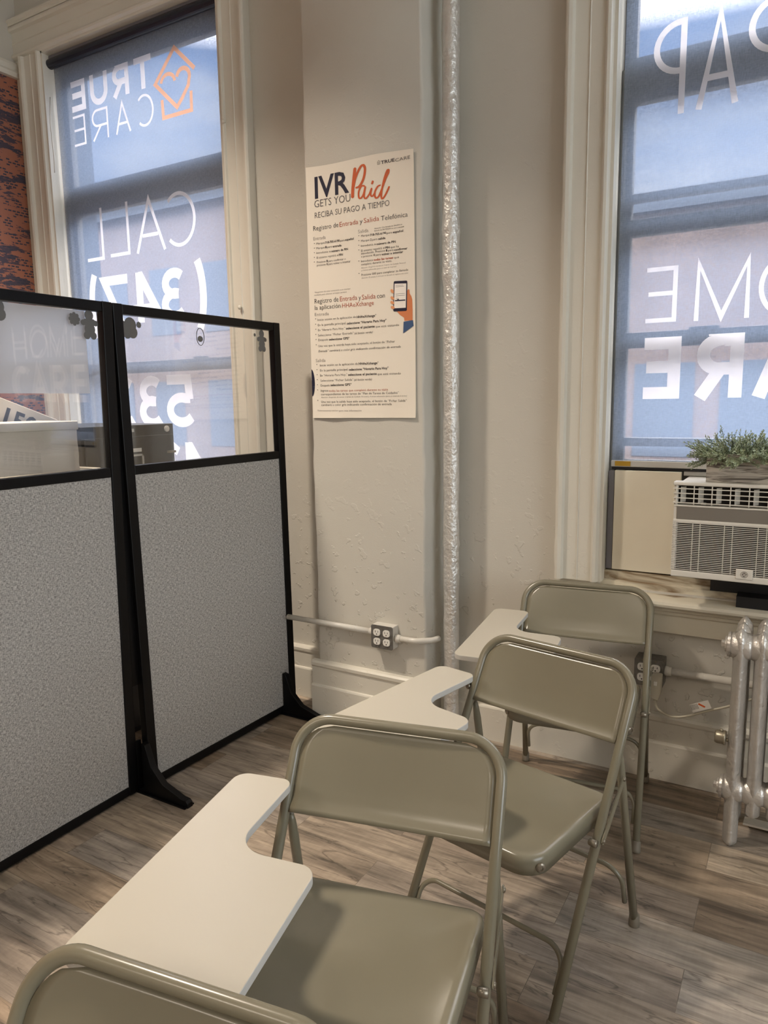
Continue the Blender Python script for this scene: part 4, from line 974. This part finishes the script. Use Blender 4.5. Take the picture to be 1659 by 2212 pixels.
# ================================================================== ROOM DIVIDER PANELS
def divider(name_label, BL, BR, TL, TR, stickers, foot_at):
    BL, BR, TL, TR = map(Vector, (BL, BR, TL, TR)); O = Vector((BL.x, BL.y, 0))
    t = thing('divider_panel', name_label, 'divider', O, group='office divider panels')
    P = lambda u, v: (BL*(1-u)+BR*u)*(1-v)+(TL*(1-u)+TR*u)*v-O
    ex = (BR-BL).normalized(); ez = (TL-BL).normalized(); nn = ex.cross(ez).normalized(); Wd = (BR-BL).length; Hh = (TL-BL).length
    if nn.x < 0: nn = -nn
    fw, fd = .040, .034
    bu, bv = fw/Wd, fw/Hh; vm = (1.2185-.006)/(1.80-.006)
    fr = obj('frame', B(), m_black, t)
    bm = B()
    bar(bm, P(bu/2, 0), P(bu/2, 1), fw, fd, ex); bar(bm, P(1-bu/2, 0), P(1-bu/2, 1), fw, fd, ex)
    for v in (bv*.45, vm, 1-bv*.45): bar(bm, P(bu, v), P(1-bu, v), .034, fd-.004, ez)
    bmesh.ops.recalc_face_normals(bm, faces=bm.faces)
    bm.to_mesh(fr.data); bm.free(); fr.data.materials.clear(); fr.data.materials.append(m_black)
    b = fr.modifiers.new('bevel', 'BEVEL'); b.width = .003; b.segments = 2
    # raised edge strips on the posts
    def slab(u0, u1, v0, v1, th, off=0):
        bm = B(); vs = [bm.verts.new(P(u, v)+nn*(off+s*th/2)) for s in (-1, 1) for u, v in ((u0, v0), (u1, v0), (u1, v1), (u0, v1))]
        for f in ((3, 2, 1, 0), (4, 5, 6, 7), (0, 1, 5, 4), (1, 2, 6, 5), (2, 3, 7, 6), (3, 0, 4, 7)): bm.faces.new([vs[i] for i in f])
        return bm
    obj('fabric_panel', slab(bu*.9, 1-bu*.9, bv*.8, vm-bv*.4, .022), m_fabric, t)
    pane = obj('clear_pane', slab(bu*.9, 1-bu*.9, vm+bv*.4, 1-bv*.8, .004), m_acrylic, t)
    # feet
    prof = [(-.0, .20), (.018, .195), (.045, .115), (.10, .060), (.19, .030), (.215, .028), (.225, .018), (.225, 0), (0, 0)]
    for u in foot_at:
        c = (BL*(1-u)+BR*u)-O; c.z = 0
        for sg in (1, -1):
            bm = B(); hw_ = .013
            prism(bm, prof, lambda p: (c.x+sg*(p[0]+.014), c.y-hw_, p[1]), lambda p: (c.x+sg*(p[0]+.014), c.y+hw_, p[1]))
            box(bm, c.x+(0 if sg > 0 else -.235), c.x+(.235 if sg > 0 else 0), c.y-.024, c.y+.024, 0, .006)
            ft = obj('foot', bm, m_black, t, bevel=.002)
    for kind, y, z, s in stickers:
        X = (TL.x+TR.x)/2
        def c2(dx, dz, r, n=14, squash=1):
            return [(y+dx*s+r*s*math.cos(2*PI*k/n), z+dz*s+r*s*squash*math.sin(2*PI*k/n)) for k in range(n)]
        bm = B()
        shapes = {'figure': [(0, .70, .36), (-.28, .22, .24), (.28, .22, .24), (0, .2, .36), (-.50, .18, .20), (.50, .18, .20), (0, -.25, .44), (-.26, -.68, .27), (.26, -.68, .27)],
                  'cloud': [(-.7, -.15, .4), (-.2, .1, .5), (.35, .35, .62), (.55, -.2, .5), (0, -.35, .4), (-.35, .45, .2)],
                  'blossom': [(0, 0, .4)]+[(.45*math.cos(k*PI/4), .45*math.sin(k*PI/4), .2) for k in range(8)],
                  'bubble': [], 'dot': [(0, 0, .5)]}[kind]
        v = (z-.006)/1.794; ya = BL.y*(1-v)+TL.y*v; yb2 = BR.y*(1-v)+TR.y*v; u = (y-ya)/(yb2-ya); base = P(u, v)
        for q, (dx, dz, r) in enumerate(shapes):
            pts = c2(dx, dz, r)
            vs = [bm.verts.new(Vector((0, a-y, b_-z))+base+nn*(.0025+.00008*q)) for a, b_ in pts]; bm.faces.new(vs)
        if kind == 'bubble':
            for rr in (1.0,):
                rng_ = [Vector((0, s*.62*math.cos(k*PI/14), s*math.sin(k*PI/14)))+base+nn*.004 for k in range(29)]
                tube(bm, rng_, .0014, 8, cap=False)
            vs = [bm.verts.new(Vector((0, s*.45*math.cos(k*PI/7), -s*.25+s*.35*math.sin(k*PI/7)))+base+nn*.003) for k in range(14)]; bm.faces.new(vs)
        obj('sticker', bm, m_sticker, pane, keep=True)
    return t
DB = dict(BL=(-2.086, 1.755, .006), BR=(-2.052, 2.625, .006), TL=(-2.102, 1.745, 1.80), TR=(-2.060, 2.610, 1.80))
DA = dict(BL=(-2.106, .765, .006), BR=(-2.112, 1.716, .006), TL=(-2.106, .790, 1.80), TR=(-2.096, 1.737, 1.80))
DPB = divider('grey fabric divider panel with clear top, right hand one nearest the window wall', stickers=[('cloud', 1.808, 1.716, .044), ('blossom', 1.860, 1.735, .018), ('bubble', 2.150, 1.712, .033), ('dot', 2.462, 1.740, .014), ('figure', 2.505, 1.715, .046)], foot_at=(-.022, .908), **DB)
divider('grey fabric divider panel with clear top and taped grey sheet at the left edge', stickers=[('figure', 1.652, 1.716, .048), ('blossom', 1.595, 1.733, .034), ('cloud', 1.318, 1.733, .040)], foot_at=(.02,), **DA)

bm = B(); bar(bm, (-.018, -.006, 1.79), (-.012, -.020, .42), .030, .012, (0, 1, 0)); obj('hinge_strip', bm, m_black, DPB)
bm = B(); box(bm, -2.122, -2.121, 1.02, 1.655, 1.492, 1.765)
tag(obj('frosted_sheet', bm, m_film), 'grey translucent sheet hanging behind the left divider pane', 'sheet')

# ================================================================== THINGS BEHIND THE DIVIDER
t = thing('filing_cabinet', 'black metal filing cabinet seen through the divider glass', 'cabinet', (-2.80, 2.145, 0))
bm = B(); box(bm, -.29, .29, -.248, .248, 0, 1.366); obj('cabinet_body', bm, m_file, t, bevel=.004)
for k, (za, zb) in enumerate(((1.02, 1.318), (.69, 1.00), (.36, .67), (.03, .34))):
    dr = obj('drawer', box(B(), .291, .302, -.236, .236, za, zb), m_file, t, bevel=.003)
    bm = B(); z = (za+zb)/2+.035
    for a in ((-.052, .052, z+.028, z+.036), (-.052, .052, z-.036, z-.028), (-.052, -.044, z-.036, z+.036), (.044, .052, z-.036, z+.036)): box(bm, .302, .307, a[0], a[1], a[2], a[3])
    obj('label_holder', bm, m_tabedge, dr)
    obj('name_strip', box(B(), .302, .3035, -.045, .045, z+.046, z+.062), m_label, dr)
    bm = B(); box(bm, .302, .316, .19, .232, z+.03, z+.04); obj('handle', bm, m_rivet, dr)
bm = B(); lathe(bm, [(.014, 0), (.014, .005), (.006, .006)], (.291, .205, 1.343), (1, 0, 0), 16); obj('lock', bm, m_silver, t)
obj('maker_plate', box(B(), .291, .2925, -.030, .020, 1.336, 1.350), m_tabedge, t)
t = thing('side_cabinet', 'low white cabinet hidden behind the left divider panel', 'cabinet', (-2.68, 1.25, 0))
obj('cabinet_body', box(B(), -.32, .32, -.45, .60, 0, 1.19), m_card, t, bevel=.004)
obj('cabinet_top', box(B(), -.34, .335, -.47, .605, 1.19, 1.214), m_tablet, t, bevel=.004)
def carton(name, label, loc, rz, sx, sy, sz, tilt=0, mark=None):
    t = thing(name, label, 'box', loc, rz); t.rotation_euler = (tilt, 0, rz)
    bm = B(); box(bm, -sx/2, sx/2, -sy/2, sy/2, 0, sz)
    bmesh.ops.subdivide_edges(bm, edges=bm.edges, cuts=6, use_grid_fill=True); r = random.Random(2)
    for v in bm.verts: v.co += Vector(((r.random()-.5)*.004, (r.random()-.5)*.004, (r.random()-.5)*.004 if v.co.z > .01 else 0))
    o = obj('carton', bm, m_card, t, smooth=False)
    obj('lid', box(B(), -sx/2-.004, sx/2+.004, -sy/2-.004, sy/2+.004, sz-.028, sz+.004), m_card, t, bevel=.003)
    return t
c1 = carton('cardboard_box', 'white cardboard box on the cabinet behind the left divider pane', (-2.49, 1.57, 1.214), math.radians(-5), .26, .40, .178)
t = thing('open_carton', 'tilted white carton with black number 150 behind the white box', 'box', (-2.72, 1.26, 1.31)); t.rotation_euler = (math.radians(-22), 0, math.radians(-4))
obj('panel', box(B(), -.03, .03, -.25, .565, 0.165, .32), m_card, t, bevel=.003)
cu = bpy.data.curves.new('t', 'FONT'); cu.body = '150'; cu.size = .10; cu.offset = .0025; cu.resolution_u = 3; cu.extrude = .0003
o_ = bpy.data.objects.new('t', cu); COL.objects.link(o_); me = bpy.data.meshes.new_from_object(o_.evaluated_get(bpy.context.evaluated_depsgraph_get())); bpy.data.objects.remove(o_, do_unlink=True)
me.materials.append(m_ink_dark); o_ = bpy.data.objects.new('printed_number', me); COL.objects.link(o_); o_.parent = t
o_.matrix_local = Matrix.Translation((.0310, .335, .222)) @ Matrix(((0, 0, 1, 0), (1, 0, 0, 0), (0, 1, 0, 0), (0, 0, 0, 1)))

# ================================================================== AIR CONDITIONER AND PLANTER
AX0, AX1, AY, AZ0, AZ1 = -.372, .085, 2.600, .838, 1.166
t = thing('air_conditioner', 'white window air conditioner under the right shade', 'air conditioner', (AX0, AY, AZ0))
A = Vector((AX0, AY, AZ0)); Wd = AX1-AX0; Ht = AZ1-AZ0
def ab(bm, x0, x1, y0, y1, z0, z1): return box(bm, x0, x1, y0, y1, z0, z1)
bm = B(); ab(bm, .012, Wd-.012, .045, .42, .006, Ht-.004); obj('housing', bm, m_ac, t, bevel=.006)
bm = B()   # front bezel as frame
ab(bm, 0, Wd, .0, .045, 0, .022); ab(bm, 0, Wd, 0, .045, .188, .200); ab(bm, 0, Wd, 0, .045, .243, .250); ab(bm, -.003, Wd+.003, -.004, .047, Ht-.012, Ht)
for x in (0, Wd-.012): ab(bm, x, x+.012, .004, .045, .022, Ht-.012)
obj('front_bezel', bm, m_ac, t, bevel=.003)
obj('grey_band', ab(B(), .012, Wd-.012, .002, .01, .200, .243), m_acgrey, t)
obj('interior', ab(B(), .012, Wd-.012, .030, .046, .022, Ht-.012), m_acdark, t)
bm = B()
for k in range(27):
    z = .026+k*.0062; ab(bm, -.001, Wd+.001, .001, .0035, z, z+.0021)
for x in (.062, .085, .16, .185, .26, .285, .36, .385): ab(bm, x, x+.002, .004, .013, .022, .188)
obj('intake_grille', bm, m_ac, t)
bm = B()
for z in (.256, .272, .288, .304): ab(bm, -.002, Wd+.002, -.003, .005, z, z+.0028)
for k in range(9): ab(bm, .006+k*.0555, .009+k*.0555, -.002, .004, .252, .316)
obj('outlet_grille', bm, m_ac, t)
for k in range(8): obj('louver_vane', bar(B(), (.020+k*.0555, .010, .284), (.034+k*.0555, .028, .284), .052, .0015, (0, 0, 1)), m_ac, t)
bd = obj('badge', ab(B(), .203, .254, -.003, .004, .012, .045), m_ac, t, bevel=.002)
bm = B(); cxx, czz = .2285, .0285
def ringb(bm, r, w, n=28): ribbon(bm, [(cxx+r*math.cos(2*PI*k/n), czz+r*math.sin(2*PI*k/n)) for k in range(n)], w, lambda p: (p.x, -.0036, p.y), closed=True)
bm.faces.new([bm.verts.new((cxx+.0112*math.cos(2*PI*k/28), -.0033, czz+.0112*math.sin(2*PI*k/28))) for k in range(28)])
lg = obj('round_emblem', bm, m_acgrey, bd, keep=True)
bm = B(); ringb(bm, .0092, .0012)
for sg, x0 in ((1, -.0045), (-1, .0045)): ribbon(bm, [(cxx+x0+.0032*math.cos(a), czz+.0004+.0042*math.sin(a)) for a in [math.radians(60+q*25) for q in range(13)]], .0012, lambda p: (p.x, -.0037, p.y))
ribbon(bm, [(cxx-.0055, czz-.005), (cxx-.001, czz-.002), (cxx-.0015, czz+.0045)], .001, lambda p: (p.x, -.0038, p.y)); ribbon(bm, [(cxx+.001, czz-.005), (cxx+.0055, czz-.0045)], .001, lambda p: (p.x, -.0038, p.y)); ribbon(bm, [(cxx+.001, czz+.0), (cxx+.005, czz+.0)], .001, lambda p: (p.x, -.0038, p.y))
obj('emblem_lines', bm, m_ac, bd, keep=True)
obj('control_tab', ab(B(), .085, .100, .006, .022, .253, .2585), m_ac, t)
# side filler panel and the raised sash strip over the unit
t = thing('filler_panel', 'yellowed blank panel left of the air conditioner', 'panel', (-.50, 2.815, .79))
obj('panel', box(B(), -.117, .120, -.008, .012, .003, .388), m_accordion, t, bevel=.002)
obj('side_channel', box(B(), -.140, -.119, -.004, .02, .003, .386), m_fascia, t)
struct('trim_4', box(B(), .088, .604, 2.807, 2.827, .793, 1.164), m_accordion)
t = thing('sash_bottom_rail', 'grey strip of the raised sash above the air conditioner', 'window rail', (0, 2.825, 1.15))
obj('rail', box(B(), -.375, .58, .0, .04, .014, .031), m_tabedge, t, bevel=.003)
obj('dark_gasket', box(B(), -.632, .60, -.002, .05, .031, .044), m_blackplastic, t)  # black strip just below the shade hem
tag(obj('foam_block', box(B(), -.262, .30, 2.792, 2.90, .752, .836), m_blackplastic), 'long black support block under the air conditioner', 'support block')
tag(obj('foam_block', box(B(), -.170, .25, 2.715, 2.784, .722, .762), m_blackplastic), 'lower black block on the front of the worn sill', 'support block')

t = thing('planter_box', 'weathered wooden planter of green sprigs on the air conditioner', 'planter', (-.278, 2.625, AZ1))
bm = B(); PW, PD, PH = .56, .105, .094
for x0, x1, y0, y1 in ((0, PW, 0, .010), (0, PW, PD-.010, PD), (0, .010, .010, PD-.010), (PW-.010, PW, .010, PD-.010)):
    box(bm, x0, x1, y0, y1, 0, PH)
box(bm, .01, PW-.01, .01, PD-.01, 0, .008); obj('box', bm, m_planter, t, bevel=.002)
m_leaf = mat('sprig_green', srgb(160, 172, 140), 0.55, vary=.30, vscale=35); m_leaf2 = mat('sprig_stem', srgb(86, 92, 62), .6)
obj('soil', box(B(), .01, PW-.01, .01, PD-.01, .05, .075), m_acdark, t)
r = random.Random(11); bm = B(); bs = B()
for k in range(620):
    x = r.uniform(.0, PW); y = r.uniform(.0, PD); edge = (x/PW-.5)*2
    out = Vector((edge*.7+r.gauss(0, .5) if abs(edge) > .8 else r.gauss(0, .45), r.gauss(-.25, .55), r.uniform(.35, 1.3))).normalized()
    if y < .03 and r.random() < .55: out = Vector((r.gauss(0, .5), -1.0, r.uniform(-.1, .8))).normalized()
    if x < .04 and r.random() < .7: out = Vector((-1.0, r.gauss(0, .5), r.uniform(-.25, .9))).normalized()
    L_ = r.uniform(.04, .085)*(1.0+.25*math.sin(x*13+1)); p0 = Vector((x, y, PH-.015)); p1 = p0+out*L_+Vector((0, 0, -.2*L_*(1-out.z)))
    bar(bs, p0, p1, .0012, .0012, (1, 0, 0))
    u = out.orthogonal().normalized(); v = out.cross(u); n = 22
    for q in range(n):
        tt = .25+.75*q/(n-1); c = p0.lerp(p1, tt); an = q*2.4+r.random(); d = (u*math.cos(an)+v*math.sin(an))*.85+out*(.35+.6*tt)
        d.normalize(); ll = r.uniform(.011, .018)*(1.15-.4*tt); sd_ = d.cross(out).normalized()*.0023
        a_, b_, c_, e_ = c, c+d*ll*.5+sd_, c+d*ll, c+d*ll*.5-sd_
        bm.faces.new([bm.verts.new(w_) for w_ in (a_, b_, c_, e_)])
obj('foliage', bm, m_leaf, t, keep=True); obj('stems', bs, m_leaf2, t)

# ================================================================== RADIATOR
t = thing('radiator', 'silver cast iron column radiator below the window sill', 'radiator', (-.130, 2.52, 0), group=None)
def column(bm, x, y, zb, zt, r=.0205):
    n = 20; zs = [(zb, .75), (zb+.006, .95), (zb+.02, 1), (zt-.11, 1), (zt-.085, 1.05), (zt-.05, 1.12), (zt-.028, 1.0), (zt-.012, .60), (zt, .12)]
    rings = []
    for z, k in zs:
        ring = []
        for q in range(n):
            a = 2*PI*q/n; rr = r*k*(1+.10*math.cos(4*a)); ring.append(bm.verts.new((x+rr*math.cos(a), y+rr*1.25*math.sin(a), z)))
        rings.append(ring)
    for a, b in zip(rings, rings[1:]):
        for q in range(n): bm.faces.new((a[q], a[(q+1) % n], b[(q+1) % n], b[q]))
    bm.faces.new(rings[0][::-1]); bm.faces.new(rings[-1])
for k in range(5):
    x = .0605*k; bm = B()
    for y in (-.078, 0, .078): column(bm, x, y, 0 if (k == 0 and y != 0) else .112, .728-.0*k)
    for z, rr in ((.668, .043), (.185, .042)):
        bar(bm, (x, -.078, z), (x, .078, z), .026, rr*1.2, (1, 0, 0))
        lathe(bm, [(rr*.9, -.031), (rr, -.020), (rr*1.05, 0), (rr, .020), (rr*.9, .031)], (x, -.062, z), (1, 0, 0), 20)
    obj('section', bm, m_radiator, t, smooth=True)
for z, rr in ((.668, .041), (.183, .040)):
    bm = B(); lathe(bm, [(rr, 0), (rr*.95, .008), (rr*.6, .012), (rr*.6, .016)], (-.031, -.062, z), (-1, 0, 0), 20); lathe(bm, [(.012, .012), (.012, .026), (.009, .028)], (-.031, -.062, z), (-1, 0, 0), 6); obj('end_plug', bm, m_radiator, t)
bm = B(); cyl(bm, (-.018, -.078, .352), (-.030, -.078, .352), .006, 12); lathe(bm, [(.021, 0), (.0235, .003), (.0235, .006), (.021, .008), (.0215, .026), (.018, .033), (.0, .035)], (-.028, -.078, .358), (-1, 0, 0), 22)
lathe(bm, [(.004, 0), (.006, .004), (.003, .008)], (-.042, -.078, .378), (0, 0, 1), 10); obj('air_valve', bm, mat('dull_brass', srgb(160, 152, 134), .35, metal=.6), t, smooth=True)
bm = B(); prism(bm, [(-.075, .055), (-.075, .062), (.045, .020), (.06, 0), (.05, 0), (.04, .010)], lambda p: (.035, .03+p[0], p[1]), lambda p: (.30, .03+p[0], p[1]))
tag(obj('floor_bracket', bm, m_radiator), None); o_ = bpy.data.objects['floor_bracket']; o_.location = (-.130, 2.52, 0)
tag(o_, 'bent silver metal plate on the floor under the radiator', 'metal plate')

# plug with shock-guard body, cord and warning tag
t = thing('power_cord', 'beige plug and cord with warning tag hanging from the dark outlet box', 'power cord', (-.413, 2.69, .40))
O = Vector((-.413, 2.69, .40))
bm = B(); poly = fillet_loop([(-.017, -.045), (.010, -.052), (.017, -.02), (.017, .045), (-.017, .045)], [.006, .006, .01, .005, .005], 4)
prism(bm, poly, lambda p: (p[0], .010, p[1]), lambda p: (p[0], -.026, p[1])); pb = obj('plug_body', bm, m_beigeplug, t, bevel=.003)
obj('test_button', box(B(), -.008, .004, -.0285, -.026, .006, .022), m_outlet, pb, bevel=.001)
W_ = lambda p: Vector(p)-O
cp_ = [(-.416, 2.684, .352), (-.414, 2.68, .335), (-.405, 2.675, .315), (-.380, 2.668, .303), (-.345, 2.664, .300), (-.300, 2.662, .314), (-.240, 2.662, .345), (-.180, 2.664, .372), (-.110, 2.668, .410), (-.03, 2.67, .45), (.05, 2.68, .52)]
S = []
V_ = [W_(p) for p in cp_]
for i in range(len(V_)-1):
    a, b, c, d = V_[max(i-1, 0)], V_[i], V_[i+1], V_[min(i+2, len(V_)-1)]
    for q in range(5):
        u = q/5; S.append(.5*((2*b)+(c-a)*u+(2*a-5*b+4*c-d)*u*u+(3*b-3*c+d-a)*u**3))
S.append(V_[-1]); obj('cord', tube(B(), S, .0042, 10), m_beigeplug, t, smooth=True)
bm = B()
for k in range(6): lathe(bm, [(.0055, 0), (.0078-.0004*k, .001), (.0055, .003)], W_((-.4165+.0004*k, 2.684, .352-k*.0045)), (.1, 0, -1), 12)
obj('strain_relief', bm, m_beigeplug, t, smooth=True)
tg = obj('warning_tag', bar(B(), W_((-.285, 2.655, .337)), W_((-.225, 2.655, .366)), .030, .0006, (-.42, 0, .9)), m_label, t)
tg.location = (-.004, -.004, .012)
bm = B(); bar(bm, W_((-.262, 2.6542, .360)), W_((-.240, 2.6542, .352)), .006, .0005, (0, 0, 1)); q_ = obj('red_mark', bm, m_ink_orange, tg)
bm = B()
for k in range(6): bar(bm, W_((-.280+k*.004, 2.6543, .332+k*.002)), W_((-.288+k*.004, 2.6543, .349+k*.002)), .0014, .0004, (1, 0, 0))
obj('small_print', bm, m_ink_dark, tg)
bm = B(); lathe(bm, [(.006, 0), (.014, .004), (.016, .020), (.010, .034), (.004, .036)], (-.088, 2.668, .412), (.5, 0, .55), 12)
obj('cord_coupling', bm, m_blackplastic, t, smooth=True).location = -O

# paint fleck on the floor
bm = B(); lathe(bm, [(.006, 0), (.006, .0012), (.003, .0016)], (-.585, 1.745, 0), (0, 0, 1), 8); tag(obj('paper_fleck', bm, m_label), 'tiny white paper fleck on the plank floor', 'fleck')

# ================================================================== STREET OUTSIDE
def building(label, x0, x1, y0, y1, h, m, cols, rows, name='building'):
    t = thing(name, label, 'building', ((x0+x1)/2, y0, -4.0)); O = Vector(((x0+x1)/2, y0, -4.0)); w = x1-x0
    obj('wall', box(B(), -w/2, w/2, 0, y1-y0, 0, h+4), m, t)
    obj('cornice', box(B(), -w/2-.1, w/2+.1, -.2, 0, h+3.7, h+4.05), m_slate, t)
    for i in range(cols):
        for j in range(rows):
            x = -w/2+(i+.5)*w/cols; z = 1.2+j*3.1
            if z+1.9 > h+3.4: continue
            obj('window', box(B(), x-.55, x+.55, -.02, .06, z, z+1.8), m_slate, t)
    return t
building('pale brick building across the street behind the right shade', -3.2, 3.0, 15, 24, 5.2, m_brick, 4, 3)
building('white stone building across the street right of the pale brick one', 3.2, 13, 14.5, 24, 7.5, m_stone, 6, 3)
building('grey slate coloured building across the street', -12.5, -3.4, 16, 26, 3.6, m_slate, 5, 2)
building('brick building across the street seen through the left shade', -27, -12.7, 15, 24, 7.0, m_brick, 7, 3)
struct('ground_street', box(B(), -45, 30, WY+.36, 40, -4.2, -4.0), m_road)
